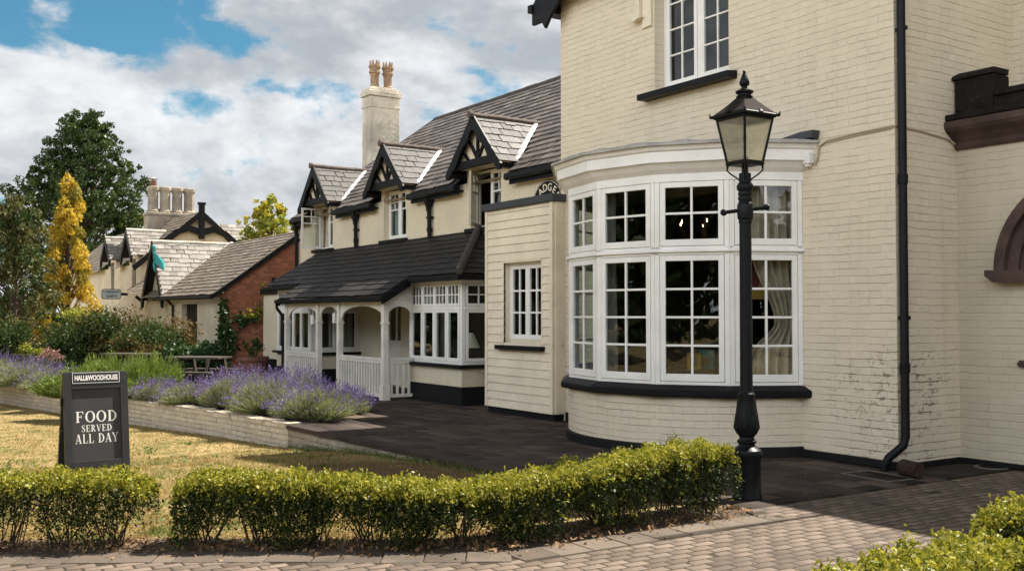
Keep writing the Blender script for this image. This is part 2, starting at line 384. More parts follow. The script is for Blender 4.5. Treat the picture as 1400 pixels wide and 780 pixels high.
# ------------------------------------------------------------------ ground
def gz(x):
    return np.interp(x, [-60, -40, -20, -14.2, -12, -10, -8.5, -7.0], [-0.6, -0.5, -0.45, -0.34, -0.17, -0.07, -0.035, -0.03])
def m_lawn():
    m, t, b = mat('dry summer lawn'); p = objc(t)
    n = t.noise(p, 0.9, 6, 0.65).outputs[0]; f = t.noise(p, 30, 5, 0.7).outputs[0]; k = t.noise(p, 3.5, 5, 0.6).outputs[0]
    c = t.mix(t.step(n, 0.35, 0.65), (0.39, 0.285, 0.14), (0.29, 0.23, 0.105))
    c = t.mix(t.step(k, 0.46, 0.66, 0, 0.65), c, (0.13, 0.135, 0.04))
    c = t.mix(t.step(f, 0.45, 0.75, 0, 0.6), c, (0.15, 0.10, 0.045))
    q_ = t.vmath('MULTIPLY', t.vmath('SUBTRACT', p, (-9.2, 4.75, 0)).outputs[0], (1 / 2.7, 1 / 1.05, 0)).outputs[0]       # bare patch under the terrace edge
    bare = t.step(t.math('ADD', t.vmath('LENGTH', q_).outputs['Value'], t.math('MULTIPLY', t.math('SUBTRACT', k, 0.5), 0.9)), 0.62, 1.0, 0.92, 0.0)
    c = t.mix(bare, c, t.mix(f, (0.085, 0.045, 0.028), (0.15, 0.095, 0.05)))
    setc(t, b, c); b.inputs['Roughness'].default_value = 0.95; b.inputs['Specular IOR Level'].default_value = 0.1
    bump(t, b, f, 0.8, 0.03); return m
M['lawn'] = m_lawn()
xs = np.concatenate([[-1500, -400, -150, -80], np.arange(-50, 8.1, 0.5), [30, 100, 500]])
ys = np.concatenate([[-600, -150, -50, -20], np.arange(-6, 14.1, 1.0), [30, 80, 200, 1500]])
X, Y = np.meshgrid(xs, ys, indexing='ij')
Z = gz(X)
V = np.stack([X, Y, Z], -1).reshape(-1, 3); nx, ny = X.shape
ii, jj = np.meshgrid(np.arange(nx - 1), np.arange(ny - 1), indexing='ij'); a = (ii * ny + jj).ravel()
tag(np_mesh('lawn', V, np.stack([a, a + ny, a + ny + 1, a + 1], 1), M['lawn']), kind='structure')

EDGE = [(-34, 2.3), (-30, 2.6), (-26.6, 3.05), (-24.6, 3.42), (-22.4, 3.92), (-19.75, 4.5), (-17.6, 4.92), (-15.8, 5.2), (-14.2, 5.4), (-11.5, 5.55), (-9.0, 5.62), (-7.4, 5.80), (-6.5, 6.05)]
ex_, ey_ = np.array(EDGE).T
HX, HY = [-9.6, -8.3, -7.35, -6.75, -6.14, -6.12], [-1.9, 0.2, 1.85, 2.75, 3.71, 6.2]      # line of the hedges
def m_paver(name, c1, c2, moss=(0.10, 0.085, 0.03), dirt=(0.06, 0.05, 0.042), md=0.35, dd=0.5):
    m, t, b = mat(name); g = t.add('NewGeometry'); p = g.outputs['Position']; r = g.outputs['Random Per Island']
    f = t.noise(p, 40, 5, 0.7).outputs[0]; n = t.noise(p, 1.4, 5, 0.65).outputs[0]; k = t.noise(p, 9, 5, 0.7).outputs[0]
    c = t.mix(r, c1, c2)
    c = t.mix(t.step(n, 0.46, 0.66, 0, dd), c, dirt)
    c = t.mix(t.step(k, 0.58, 0.72, 0, md), c, moss)
    c = t.mix(t.step(f, 0.5, 0.75, 0, 0.35), c, tuple(x * 0.5 for x in c1))
    setc(t, b, c); b.inputs['Roughness'].default_value = 0.85; b.inputs['Specular IOR Level'].default_value = 0.25
    bump(t, b, t.math('ADD', f, k), 0.5, 0.006); return m
M['paver'] = m_paver('worn pink paver', (0.112, 0.084, 0.066), (0.195, 0.150, 0.120))
M['slab'] = m_paver('dark stained slab', (0.030, 0.021, 0.018), (0.092, 0.066, 0.055), md=0.45, dd=0.7, moss=(0.13, 0.105, 0.085), dirt=(0.026, 0.019, 0.017))
M['kerb'] = m_paver('grey kerb stone', (0.095, 0.074, 0.058), (0.16, 0.128, 0.102), md=0.8, dd=.7)
M['joint'] = m_paver('mossy joint soil', (0.026, 0.020, 0.013), (0.04, 0.031, 0.018), md=1.0, moss=(0.12, 0.088, 0.015))
M['slab_joint'] = m_paver('dark joint soil', (0.014, 0.011, 0.010), (0.02, 0.016, 0.015), md=0.1)
M['soil'] = m_paver('dry bed soil', (0.085, 0.06, 0.042), (0.12, 0.09, 0.06), md=0.0)

def pavers(name, x0, x1, y0, y1, L, Wd, keep, mt, along='y', gap=0.014, zf=lambda x: 0.0, th=0.05):
    Vs, Fs = [], []
    a0, a1, b0, b1 = (x0, x1, y0, y1) if along == 'y' else (y0, y1, x0, x1)
    i = 0; row = 0; a = a0
    while a < a1:
        b = b0 - (row % 2) * L / 2 + rng.uniform(-0.01, 0.01)
        while b < b1:
            ca, cb = a + Wd / 2, b + L / 2
            cx, cy = (ca, cb) if along == 'y' else (cb, ca)
            if keep(cx, cy):
                ha, hb = Wd / 2 - gap / 2 + rng.uniform(-0.0015, 0.001), L / 2 - gap / 2 + rng.uniform(-0.002, 0.001)
                z = zf(cx) + rng.normal(0, 0.0007); tx, ty = rng.normal(0, 0.0035, 2); c = 0.003; ang = rng.normal(0, 0.008)
                for (dz, ins) in ((-th, 0), (-c, 0), (0, c)):
                    for sa, sb in ((-1, -1), (1, -1), (1, 1), (-1, 1)):
                        pa, pb = sa * (ha - ins), sb * (hb - ins)
                        qa, qb = pa - pb * ang, pb + pa * ang
                        px, py = (ca + qa, cb + qb) if along == 'y' else (cb + qb, ca + qa)
                        Vs.append((px, py, z + dz + tx * (px - cx) + ty * (py - cy)))
                for k in range(2):
                    for q in range(4): Fs.append((i + k * 4 + q, i + k * 4 + (q + 1) % 4, i + k * 4 + 4 + (q + 1) % 4, i + k * 4 + 4 + q))
                Fs.append((i + 8, i + 9, i + 10, i + 11)); i += 12
            b += L
        a += Wd; row += 1
    if along != 'y': Fs = [f[::-1] for f in Fs]
    return tag(np_mesh(name, np.array(Vs), np.array(Fs), mt), kind='structure')
def hline(y): return float(np.interp(y, HY, HX))
def edge_y(x): return float(np.interp(x, ex_, ey_))
def in_path(x, y):
    if y > 9.02 and x < -6.63: return False
    if y > 10.15: return False
    if y > 6.2: return x > -5.98
    if y > 5.9 and x < -6.0: return False
    return x > hline(y) + 0.62
pavers('path', -10.2, -1.2, -2.2, 10.3, 0.188, 0.094, in_path, M['paver'])
mb = MB(); mb.poly((-10.5, -3, -0.0018), (3, -3, -0.0018), (3, 10.3, -0.0018), (-6.0, 10.3, -0.0018), (-6.0, 6.2, -0.0018), (-5.75, 6.1, -0.0018), (-5.75, 3.6, -0.0018), (-6.9, 1.6, -0.0018), (-9.2, -1.9, -0.0018))
tag(mb.build('path_joint', M['joint'], fix=False), kind='structure')
# kerb stones between the hedge bed and the path
mb = MB(); s = 0.0; pts = [Vector((x + 0.47, y, 0)) for x, y in zip(HX, HY)]
for a_, b_ in zip(pts[:-1], pts[1:]):
    D_ = (b_ - a_); L_ = D_.length; D_.normalize(); N_ = Vector((D_.y, -D_.x, 0)); q = 0.0
    while q < L_ - 0.05:
        l_ = min(0.30 + random.uniform(-0.03, 0.03), L_ - q); z_ = random.uniform(-0.004, 0.012)
        mb.frame_box(a_ + D_ * q, D_, N_, (0, 0, 1), 0.004, l_ - 0.004, random.uniform(-0.135, -0.12), random.uniform(0.135, 0.15), -0.08, 0.003 + z_ * .4); q += l_
tag(mb.build('kerb', M['kerb'], bevel=0.008), kind='structure')
# soil strip the hedges grow in
mb = MB()
for (xa, ya), (xb, yb) in zip(list(zip(HX, HY))[:-1], list(zip(HX, HY))[1:]):
    n = max(2, int(abs(yb - ya) / 0.3))
    for k in range(n):
        y0 = ya + (yb - ya) * k / n; y1 = ya + (yb - ya) * (k + 1) / n; x0 = xa + (xb - xa) * k / n; x1 = xa + (xb - xa) * (k + 1) / n
        z0, z1 = float(gz(x0)) + 0.012, float(gz(x1)) + 0.012
        mb.poly((x0 - 0.33, y0, z0), (x0 + 0.38, y0, -0.012), (x1 + 0.38, y1, -0.012), (x1 - 0.33, y1, z1))
tag(mb.build('soil', M['soil']), kind='structure')

# raised terrace of dark slabs, its level top at z = 0
def on_terrace(x, y): return y > edge_y(x) + 0.14 and not (x > -6.1)
mb = MB()
top = [(x, y, -0.0022) for x, y in EDGE] + [(-6.03, 6.2, -0.0022), (-6.03, 16, -0.0022), (-34, 16, -0.0022)]
mb.poly(*top)
for (xa, ya), (xb, yb) in zip(EDGE[8:-1], EDGE[9:]): mb.poly((xa, ya + .05, -0.6), (xb, yb + .05, -0.6), (xb, yb + .05, -0.012), (xa, ya + .05, -0.012))
tag(mb.build('terrace_bed', M['slab_joint'], fix=False), kind='structure')
pavers('terrace', -19, -6.05, 5.4, 10.2, 0.40, 0.30, lambda x, y: on_terrace(x, y) and (y < 9.0 or x < -12.6) and x > -18.8, M['slab'], along='x', gap=0.014)
# low edging of the terrace and the brick wall that holds up the flower bed
def offset_line(pts):
    P = [Vector((p[0], p[1])) for p in pts]; ms = []
    for i in range(len(P)):
        ns = []
        if i > 0: d = (P[i] - P[i - 1]).normalized(); ns.append(Vector((d.y, -d.x)))
        if i < len(P) - 1: d = (P[i + 1] - P[i]).normalized(); ns.append(Vector((d.y, -d.x)))
        m_ = sum(ns, Vector((0, 0)))
        m_ = m_ / (1 + ns[0].dot(ns[1])) if len(ns) == 2 else m_
        ms.append(m_)
    return P, ms
wallpts = [p for p in EDGE if p[0] <= -11.0]
dense = []
for (xa, ya), (xb, yb) in zip(wallpts[:-1], wallpts[1:]): dense += [(xa, ya), ((xa + xb) / 2, (ya + yb) / 2)]
dense.append(wallpts[-1])
t_ = thing('garden_wall', 'low weathered cream brick wall holding up the lavender bed along the dry lawn', 'wall', (-20, 4.4, -0.45))
P_, ms_ = offset_line(dense)
mb = MB(); mb.sweep(P_, ms_, [(0.0, -0.7), (0.0, -0.045), (-0.22, -0.045), (-0.22, -0.7)], closed_prof=True)
mb.build('brickwork', M['bed_brick'], t_)
mb = MB()                                        # coping bricks laid on edge, some tilted
for a_, b_ in zip(P_[:-1], P_[1:]):
    if a_.x > -14.3: continue
    D_ = b_ - a_; L_ = D_.length; D_.normalize(); N_ = Vector((D_.y, -D_.x)); n = int(L_ / 0.235)
    for k in range(n):
        q = k * L_ / n; jz = random.uniform(-0.006, 0.012); jo = random.uniform(-0.01, 0.012)
        mb.frame_box((a_.x + D_.x * q, a_.y + D_.y * q, 0), (D_.x, D_.y, random.uniform(-.03, .03)), (N_.x, N_.y, 0), (0, 0, 1), 0.005, L_ / n - 0.005, -0.225 + jo, 0.008 + jo, -0.052, 0.018 + jz)
mb.build('coping_brick', M['bed_brick'], t_, bevel=0.006)['kind'] = 'stuff'
P_, ms_ = offset_line([p for p in EDGE if p[0] >= -14.3])
t_ = thing('terrace_edge', 'dark stone edging step between the slab terrace and the shaded lawn', 'kerb', (-9, 5.62, -0.05))
mb = MB(); mb.sweep(P_, ms_, [(0.035, -0.055), (0.035, 0.004), (-0.17, 0.006), (-0.17, -0.055)], closed_prof=True)
mb.build('edging_stone', M['slab'], t_, bevel=0.006)
mb = MB(); mb.sweep(P_, ms_, [(0.0, -0.5), (0.0, -0.057), (-0.15, -0.057), (-0.15, -0.5)], closed_prof=True)
mb.build('brick_riser', M['bed_brick'], t_)
mb = MB(); bedpts = [(x, y) for x, y in EDGE if -34 < x <= -14.2]
for (xa, ya), (xb, yb) in zip(bedpts[:-1], bedpts[1:]): mb.poly((xa, ya + .2, -0.035), (xb, yb + .2, -0.035), (xb, yb + 1.5, 0.01), (xa, ya + 1.5, 0.01))
tag(mb.build('bed_soil', M['soil']), kind='structure')

# ------------------------------------------------------------------ walls with openings
def wall_holes(mb, axis, f, bk, a0, a1, z0, z1, holes, back=True):
    A = sorted({a0, a1, *[h[0] for h in holes], *[h[1] for h in holes]}); Zs = sorted({z0, z1, *[h[2] for h in holes], *[h[3] for h in holes]})
    P = (lambda a, q, z: (a, q, z)) if axis == 'x' else (lambda a, q, z: (q, a, z))
    for p0, p1 in zip(A[:-1], A[1:]):
        for q0, q1 in zip(Zs[:-1], Zs[1:]):
            if any(h[0] < (p0 + p1) / 2 < h[1] and h[2] < (q0 + q1) / 2 < h[3] for h in holes): continue
            mb.poly(P(p0, f, q0), P(p1, f, q0), P(p1, f, q1), P(p0, f, q1))
            if back: mb.poly(P(p0, bk, q0), P(p0, bk, q1), P(p1, bk, q1), P(p1, bk, q0))
    for (h0, h1, k0, k1) in holes:
        mb.poly(P(h0, f, k0), P(h0, f, k1), P(h0, bk, k1), P(h0, bk, k0)); mb.poly(P(h1, f, k0), P(h1, bk, k0), P(h1, bk, k1), P(h1, f, k1))
        mb.poly(P(h0, f, k1), P(h1, f, k1), P(h1, bk, k1), P(h0, bk, k1)); mb.poly(P(h0, f, k0), P(h0, bk, k0), P(h1, bk, k0), P(h1, f, k0))
    mb.poly(P(a0, f, z1), P(a1, f, z1), P(a1, bk, z1), P(a0, bk, z1))
    return mb
def room(root, x0, x1, y0, y1, z0, z1):
    mb = MB()
    for q in (((x0, y1, z0), (x1, y1, z0), (x1, y1, z1), (x0, y1, z1)), ((x0, y0, z0), (x0, y1, z0), (x0, y1, z1), (x0, y0, z1)), ((x1, y0, z0), (x1, y1, z0), (x1, y1, z1), (x1, y0, z1)),
              ((x0, y0, z0), (x1, y0, z0), (x1, y1, z0), (x0, y1, z0)), ((x0, y0, z1), (x1, y0, z1), (x1, y1, z1), (x0, y1, z1))): mb.poly(*q)
    return mb.build('interior_wall', M['room'], root, fix=False)

class Lite:
    """a wooden light in a local frame: D along it, N outwards, from point O"""
    def __init__(s, O, D, N): s.O, s.D, s.N = O, D, N
    def bar(s, mb, a0, a1, o0, o1, z0, z1): mb.frame_box(s.O, s.D, s.N, (0, 0, 1), a0, a1, o0, o1, z0, z1)
    def sash(s, a0, a1, z0, z1, cols, rows, parent, off=0.0, th=0.045, st=0.055, bw=0.022, mt=None, gl=None, name='sash', rowz=None, bot=None):
        mb = MB(); bot = bot or st * 1.25
        s.bar(mb, a0, a0 + st, off - th, off, z0, z1); s.bar(mb, a1 - st, a1, off - th, off, z0, z1)
        s.bar(mb, a0 + st, a1 - st, off - th, off - 0.001, z0, z0 + bot); s.bar(mb, a0 + st, a1 - st, off - th, off - 0.001, z1 - st, z1)
        i0, i1, j0, j1 = a0 + st, a1 - st, z0 + bot, z1 - st
        for k in range(1, cols): c = i0 + (i1 - i0) * k / cols; s.bar(mb, c - bw / 2, c + bw / 2, off - th + .006, off - 0.006, j0, j1)
        rz = rowz if rowz is not None else [j0 + (j1 - j0) * k / rows for k in range(1, rows)]
        for c in rz: s.bar(mb, i0, i1, off - th + .004, off - 0.009, c - bw / 2, c + bw / 2)
        o = mb.build(name, mt or M['white'], parent, bevel=0.004)
        g = MB(); g.frame_box(s.O, s.D, s.N, (0, 0, 1), i0 - .004, i1 + .004, off - th * .62, off - th * .5, j0 - .004, j1 + .004)
        g.build('pane', gl or M['glass'], parent)
        return o

def curtain(parent, A, B, z0, z1, mt, folds=7, amp=0.035, tie=None, pull=0.0, name='curtain', label=None, group=None):
    """hanging cloth from A to B (plan points), gathered at height tie towards B"""
    A, B = Vector((*A, 0)), Vector((*B, 0)); D = B - A; N = Vector((D.y, -D.x, 0)).normalized(); nz, nu = 26, folds * 8; Vs, Fs = [], []
    ph = random.uniform(0, 6)
    for k in range(nz + 1):
        z = z0 + (z1 - z0) * k / nz
        g = 1.0
        if tie is not None:
            d_ = abs(z - tie); g = 1 - pull * math.exp(-(d_ / (0.55 if z > tie else 0.22)) ** 2)
        for j in range(nu + 1):
            q = j / nu; s_ = 1 - (1 - q) * g
            wv = amp * 1.5 * (0.6 + 0.4 * g) * math.sin(q * folds * 2 * math.pi + ph + 0.6 * math.sin(3 * q + z * 1.3)) + 0.012 * math.sin(q * 23 + z * 2)
            p = A + D * s_ + N * wv; Vs.append((p.x, p.y, z))
    for k in range(nz):
        for j in range(nu): a = k * (nu + 1) + j; Fs.append((a, a + 1, a + nu + 2, a + nu + 1))
    mb = MB(); mb.v = Vs; mb.f = Fs
    o = mb.build(name, mt, parent, smooth=True, fix=False)
    sd = o.modifiers.new('thickness', 'SOLIDIFY'); sd.thickness = 0.006
    if label: tag(o, label, 'curtain', group)
    return o

# ------------------------------------------------------------------ the tall main house
FY = 9.1; XR, XL = -6.63, -12.54
house = thing('main_house', 'tall cream painted brick house with a white bow window and black trim', 'house', (-9.58, FY, 0))
WIN = (-10.38, -9.0, 4.62, 6.25); BAY = (-11.55, -8.0, 0.7, 3.32)
mb = MB()
wall_holes(mb, 'x', FY, FY + 0.26, XL, XR, 0, 6.55, [WIN, BAY])
mb.poly((XR, FY, 0), (XR, 11.29, 0), (XR, 11.29, 6.55), (XR, FY, 6.55)); mb.poly((XL, FY, 0), (XL, 16, 0), (XL, 16, 6.55), (XL, FY, 6.55))
mb.poly((XR, 11.29, 2.5), (-1, 11.29, 2.5), (-1, 11.29, 6.5), (XR, 11.29, 6.5))
mb.poly((XL, 16, 0), (-1, 16, 0), (-1, 16, 6.0), (XL, 16, 6.0))
mb.build('wall', M['cream_brick'], house)
mb = MB()
mb.box(-8.02, XR + 0.025, FY - 0.03, FY - 0.001, 0, 0.085); mb.build('plinth', M['black_matt'], house, bevel=0.008); mb = MB(); mb.box(XR + 0.001, XR + 0.028, FY + 0.001, 10.15, 0, 0.06); mb.box(XR + 0.02, -3, 10.145, 10.179, 0, 0.058)
mb.build('plinth', M['black_matt'], house, bevel=0.008); mb = MB(); mb.box(-12.40, -11.4, FY - 0.03, FY - 0.001, 0, 0.14)
mb.build('plinth', M['black_matt'], house, bevel=0.008)
# roof: sloping verge at each side of a clipped gable, running straight back
prof = [(-12.90, 6.38), (-12.60, 6.60), (-6.85, 6.60), (-6.44, 6.10)]
mb = MB(); dz = 0.09
for (x0, z0), (x1, z1) in zip(prof[:-1], prof[1:]):
    mb.prism([(x0, 8.86, z0), (x1, 8.86, z1), (x1, 8.86, z1 + dz), (x0, 8.86, z0 + dz)], (0, 8, 0))
rf = mb.build('roof', M['slate'], house)
mb = MB()
mb.prism([(-12.97, 8.84, 6.38), (-12.93, 8.84, 6.26), (-12.84, 8.84, 6.24), (-12.78, 8.84, 6.12), (-12.70, 8.84, 6.09), (-12.60, 8.84, 5.96), (-12.52, 8.84, 6.05), (-12.46, 8.84, 6.12), (-12.2, 8.84, 6.32), (-6.85, 8.84, 6.32), (-6.85, 8.84, 6.62), (-12.60, 8.84, 6.62)], (0, 0.05, 0))
mb.box(-13.01, -12.905, 8.80, 16, 6.28, 6.40); mb.box(-12.99, -12.60, 8.87, 8.93, 6.10, 6.30)
mb.poly((-12.95, 8.9, 6.27), (-12.55, 8.9, 6.2), (-12.55, 16, 6.2), (-12.95, 16, 6.27))
mb.build('bargeboard', M['black'], rf, bevel=0.006)
mb = MB(); mb.prism([(-1, 11.0, 6.34), (-1, 14, 8.9), (-1, 14, 9.0), (-1, 11.0, 6.44)], (-5.6, 0, 0)); mb.build('roof', M['slate'], house)
# upstairs window
wn = MB(); L = Lite((WIN[0], FY + 0.17, 0), (1, 0, 0), (0, -1, 0)); Ww = WIN[1] - WIN[0]
L.bar(wn, 0, 0.06, -0.07, 0.0, WIN[2], WIN[3]); L.bar(wn, Ww - 0.06, Ww, -0.07, 0, WIN[2], WIN[3]); L.bar(wn, 0.06, Ww - 0.06, -0.07, 0, WIN[2], WIN[2] + 0.05); L.bar(wn, 0.06, Ww - .06, -0.07, 0, WIN[3] - .05, WIN[3]); L.bar(wn, Ww / 2 - 0.035, Ww / 2 + 0.035, -0.07, 0.002, WIN[2] + .05, WIN[3] - .05)
wo = wn.build('window', M['white'], house, bevel=0.004)
for k in range(2): L.sash(0.065 + k * (Ww / 2 - 0.03), Ww / 2 - 0.04 + k * (Ww / 2 - 0.025), WIN[2] + 0.055, WIN[3] - 0.055, 2, 4, wo, off=0.012)
mb = MB(); mb.prism([(-10.56, FY - 0.17, 4.50), (-10.56, FY - 0.17, 4.58), (-10.56, FY + 0.16, 4.615), (-10.56, FY + 0.16, 4.50)], (1.70, 0, 0)); mb.build('sill', M['black'], wo, bevel=0.008)
room(house, WIN[0] - .5, WIN[1] + .6, FY + 0.27, FY + 3, 4.3, 6.4)
for (x0, x1, sx) in ((-10.60, -10.42, -1), (-8.96, -8.78, 1)):
    mb = MB(); mb.box(x0, x1, FY - 0.035, FY - 0.001, 5.52, 6.40)
    a_ = x0 if sx < 0 else x1
    mb.box(min(a_, a_ + sx * 0.09), max(a_, a_ + sx * 0.09), FY - 0.09, FY - 0.002, 5.70, 6.42)
    mb.prism([(a_ - .0, FY - 0.11, 5.70), (a_ + sx * 0.19, FY - 0.11, 5.74), (a_ + sx * 0.19, FY - 0.11, 5.66), (a_ + sx * 0.10, FY - 0.11, 5.62), (a_ - sx * .05, FY - 0.11, 5.66)], (0, 0.105, 0))
    mb.build('hood_mould', M['board'], house, bevel=0.008)

# ------------------------------------------------------------------ bow window
LS = 0.85; ANG = (62.5, 37.5, 12.5, -12.5, -37.5, -62.5)
BP = [Vector((-7.87, FY))]
for a_ in ANG: BP.append(BP[-1] + Vector((-math.cos(R(a_)), -math.sin(R(a_)))) * LS)
BP = BP[::-1]                                   # from the far (left) end to the near (right) end
BN = []
for p, q in zip(BP[:-1], BP[1:]): d = (q - p).normalized(); BN.append(Vector((d.y, -d.x)))
BM = [Vector((1 / BN[0].x, 0))] + [(a_ + b_) / (1 + a_.dot(b_)) for a_, b_ in zip(BN[:-1], BN[1:])] + [Vector((1 / BN[-1].x, 0))]
bay = MB()
for i, (p, q) in enumerate(zip(BP[:-1], BP[1:])):
    L = Lite((p.x, p.y, 0), ((q - p).x / LS, (q - p).y / LS, 0), (BN[i].x, BN[i].y, 0))
    L.bar(bay, 0.0, 0.055, -0.10, 0.012, 0.80, 3.13); L.bar(bay, LS - 0.055, LS, -0.10, 0.012, 0.80, 3.13)
    L.bar(bay, 0.055, LS - 0.055, -0.10, 0.005, 0.80, 0.835)
bay.sweep(BP, BM, [(-0.10, 2.285), (0.012, 2.285), (0.012, 2.315), (0.045, 2.318), (0.045, 2.338), (0.012, 2.355), (0.012, 2.385), (-0.10, 2.385)], True)
bo = bay.build('bow_window', M['white'], house, bevel=0.003)
for i, (p, q) in enumerate(zip(BP[:-1], BP[1:])):
    L = Lite((p.x, p.y, 0), ((q - p).x / LS, (q - p).y / LS, 0), (BN[i].x, BN[i].y, 0))
    L.sash(0.06, LS - 0.06, 2.39, 3.125, 2, 2, bo, off=0.016, st=0.062, bw=0.026, bot=0.075)
    L.sash(0.06, LS - 0.06, 0.84, 2.28, 2, 4, bo, off=0.016, st=0.062, bw=0.026, bot=0.085)
mb = MB(); mb.sweep(BP, BM, [(-0.1, 3.13), (0.02, 3.13), (0.02, 3.22), (0.035, 3.235), (0.075, 3.27), (0.115, 3.32), (0.13, 3.335), (0.16, 3.34), (0.16, 3.46), (0.185, 3.475), (0.20, 3.505), (0.215, 3.52), (-0.1, 3.52)], True)
mb.build('cornice', M['white'], bo)
mb = MB(); prof = [(-0.15, 3.55), (0.12, 3.55), (0.20, 3.572), (0.238, 3.556), (0.242, 3.523), (0.2, 3.521), (-0.15, 3.521)]
dl, dm = [], []
for i in range(6):
    for k in range(8): f_ = k / 8; dl.append(BP[i].lerp(BP[i + 1], f_)); dm.append(BM[i].lerp(BM[i + 1], f_))
dl.append(BP[6]); dm.append(BM[6]); mb.sweep(dl, dm, prof, True)
mb.v = [(x, y + (0.0), z + 0.005 * math.sin(x * 9.7 + y * 5) + 0.006 * math.sin(x * 37 + y * 23) + 0.004 * math.sin(x * 71 + y * 53)) if z > 3.54 else (x, y, z) for (x, y, z) in mb.v]
mb.poly(*[(p.x, p.y, 3.557) for p in BP]); ld = mb.build('lead_roof', M['lead'], bo, smooth=True)
mb = MB(); mb.prism([(-8.05, FY - 0.22, 3.575), (-7.62, FY - 0.12, 3.575), (-7.60, FY - 0.12, 3.66), (-7.75, FY - 0.15, 3.655), (-8.05, FY - 0.2, 3.60)], (0, 0.118, 0)); mb.build('lead_flashing', M['lead_dark'], bo)
CB = Vector((-9.767, 9.608)); R0 = 1.945
def arc(r, n=48):
    out = []
    for k in range(n + 1):
        a_ = R(195.0) + R(150) * k / n; out.append(Vector((CB.x + r * math.cos(a_), CB.y + r * math.sin(a_))))
    return out
ar = arc(1.0); unit = [p - CB for p in ar]; base = [CB + u_ * R0 for u_ in unit]
mb = MB(); mb.sweep(base, unit, [(0.0, 0.0), (0.0, 0.70)])
bs = mb.build('bow_base', M['cream_brick'], bo, smooth=True, fix=False)
uvl = bs.data.uv_layers[0].data; nseg = 48                                # run the brick courses round the curve
for pi, poly in enumerate(bs.data.polygons):
    k = pi; a0, a1 = R(150) * k / nseg * R0, R(150) * (k + 1) / nseg * R0
    for li in poly.loop_indices:
        v_ = bs.data.vertices[bs.data.loops[li].vertex_index].co; p_ = Vector((v_.x + house.location.x, v_.y + house.location.y)) - CB
        ang = math.atan2(p_.y, p_.x) % (2 * math.pi); uvl[li].uv = ((ang - R(195)) * R0, v_.z)
mb = MB(); mb.sweep(base, unit, [(0.001, 0.0), (0.034, 0.0), (0.032, 0.095), (0.015, 0.11), (0.001, 0.112)], True); mb.build('bow_plinth', M['black_matt'], bo, smooth=True)
mb = MB(); mb.sweep(BP, BM, [(-0.12, 0.665), (0.10, 0.665), (0.115, 0.68), (0.115, 0.735), (0.105, 0.75), (0.02, 0.795), (-0.12, 0.80)], True); mb.build('sill', M['black'], bo, bevel=0.005)
room(house, -12.2, -7.0, FY + 0.27, FY + 4.2, 0.05, 3.3)
mb = MB(); mb.poly(*[(p.x, p.y, 3.126) for p in BP]); mb.build('interior_ceiling', M['room_floor'], bo, fix=False); mb = MB(); mb.poly(*[(p.x, p.y, 0.80) for p in BP])
mb.build('interior_ledge', M['room_floor'], bo, fix=False)

# cable, junction box, downpipe
mb = MB(); mb.tube([(-7.66, FY - 0.02, 3.28), (-7.62, FY - 0.02, 3.36), (-7.60, FY - .02, 3.48), (-7.5, FY - .015, 3.53), (-7.1, FY - .014, 3.555), (XR - .02, FY - .014, 3.565), (XR + .014, FY - .01, 3.562), (XR + .014, 9.5, 3.55), (XR + .014, 10.0, 3.51), (XR + .03, 10.1, 3.46)], 0.011, 8)
mb.tube([(-7.5, FY - .012, 3.512), (-7.1, FY - .012, 3.532), (XR - .02, FY - .012, 3.545)], 0.008, 6)
mb.build('cable', M['cable'], house, smooth=True)
mb = MB(); mb.box(-7.79, -7.68, FY - 0.09, FY - 0.001, 3.30, 3.42); mb.box(-7.765, -7.705, FY - 0.075, FY - 0.01, 3.27, 3.30); mb.build('junction_box', M['white'], house, bevel=0.008)
mb = MB(); mb.tube([(-6.565, FY + .035, 6.5), (-6.565, FY + .035, 0.34), (-6.575, FY + .01, 0.26), (-6.66, 8.98, 0.13), (-6.685, 8.955, 0.06), (-6.69, 8.95, 0.0)], 0.043, 16)
for z_ in (1.0, 2.95, 4.9): mb.lathe([(0.045, z_), (0.053, z_ + .005), (0.053, z_ + 0.10), (0.045, z_ + 0.105)], (-6.565, FY + .035), 16)
for z_ in (1.55, 4.55): mb.box(-6.64, -6.5, FY + .02, FY + .05, z_, z_ + 0.04)
mb.build('downpipe', M['black'], house, smooth=True)
mb = MB()                                   # carved levelling mark: a bar over three strokes
for (x0, z0, x1, z1) in ((-7.17, 0.655, -6.99, 0.655), (-7.08, 0.635, -7.08, 0.535), (-7.07, 0.632, -7.005, 0.545), (-7.09, 0.632, -7.155, 0.545)):
    D_ = Vector((x1 - x0, 0, z1 - z0)); l_ = D_.length; D_.normalize()
    mb.frame_box((x0, FY - 0.002, z0), D_, (0, 1, 0), D_.cross(Vector((0, 1, 0))), 0, l_, 0, 0.003, -0.006, 0.006)
mb.build('carved_mark', m_paint('groove shade paint', (0.42, 0.35, 0.25), 0.9, 0.1), house)

# stone porch on the right: wall with a round arched doorway, cornice and stepped parapet
PYW = 10.18; AC, ASP = -5.17, 2.06
mb = MB(); R_open = 0.62
wall_holes(mb, 'x', PYW, PYW + 0.4, XR, -3.6, 0, 3.42, [(AC - R_open, AC + R_open, 0, ASP + R_open)])
pw = mb.build('porch_wall', M['porch_brick'], house)
def ring(mb, cx, cz, r0, r1, y0, y1, a0=0, a1=180, n=32):
    for k in range(n):
        t0, t1 = R(a0 + (a1 - a0) * k / n), R(a0 + (a1 - a0) * (k + 1) / n); e = (0, y1 - y0, 0)
        mb.prism([(cx + r0 * math.cos(t0), y0, cz + r0 * math.sin(t0)), (cx + r1 * math.cos(t0), y0, cz + r1 * math.sin(t0)), (cx + r1 * math.cos(t1), y0, cz + r1 * math.sin(t1)), (cx + r0 * math.cos(t1), y0, cz + r0 * math.sin(t1))], e)
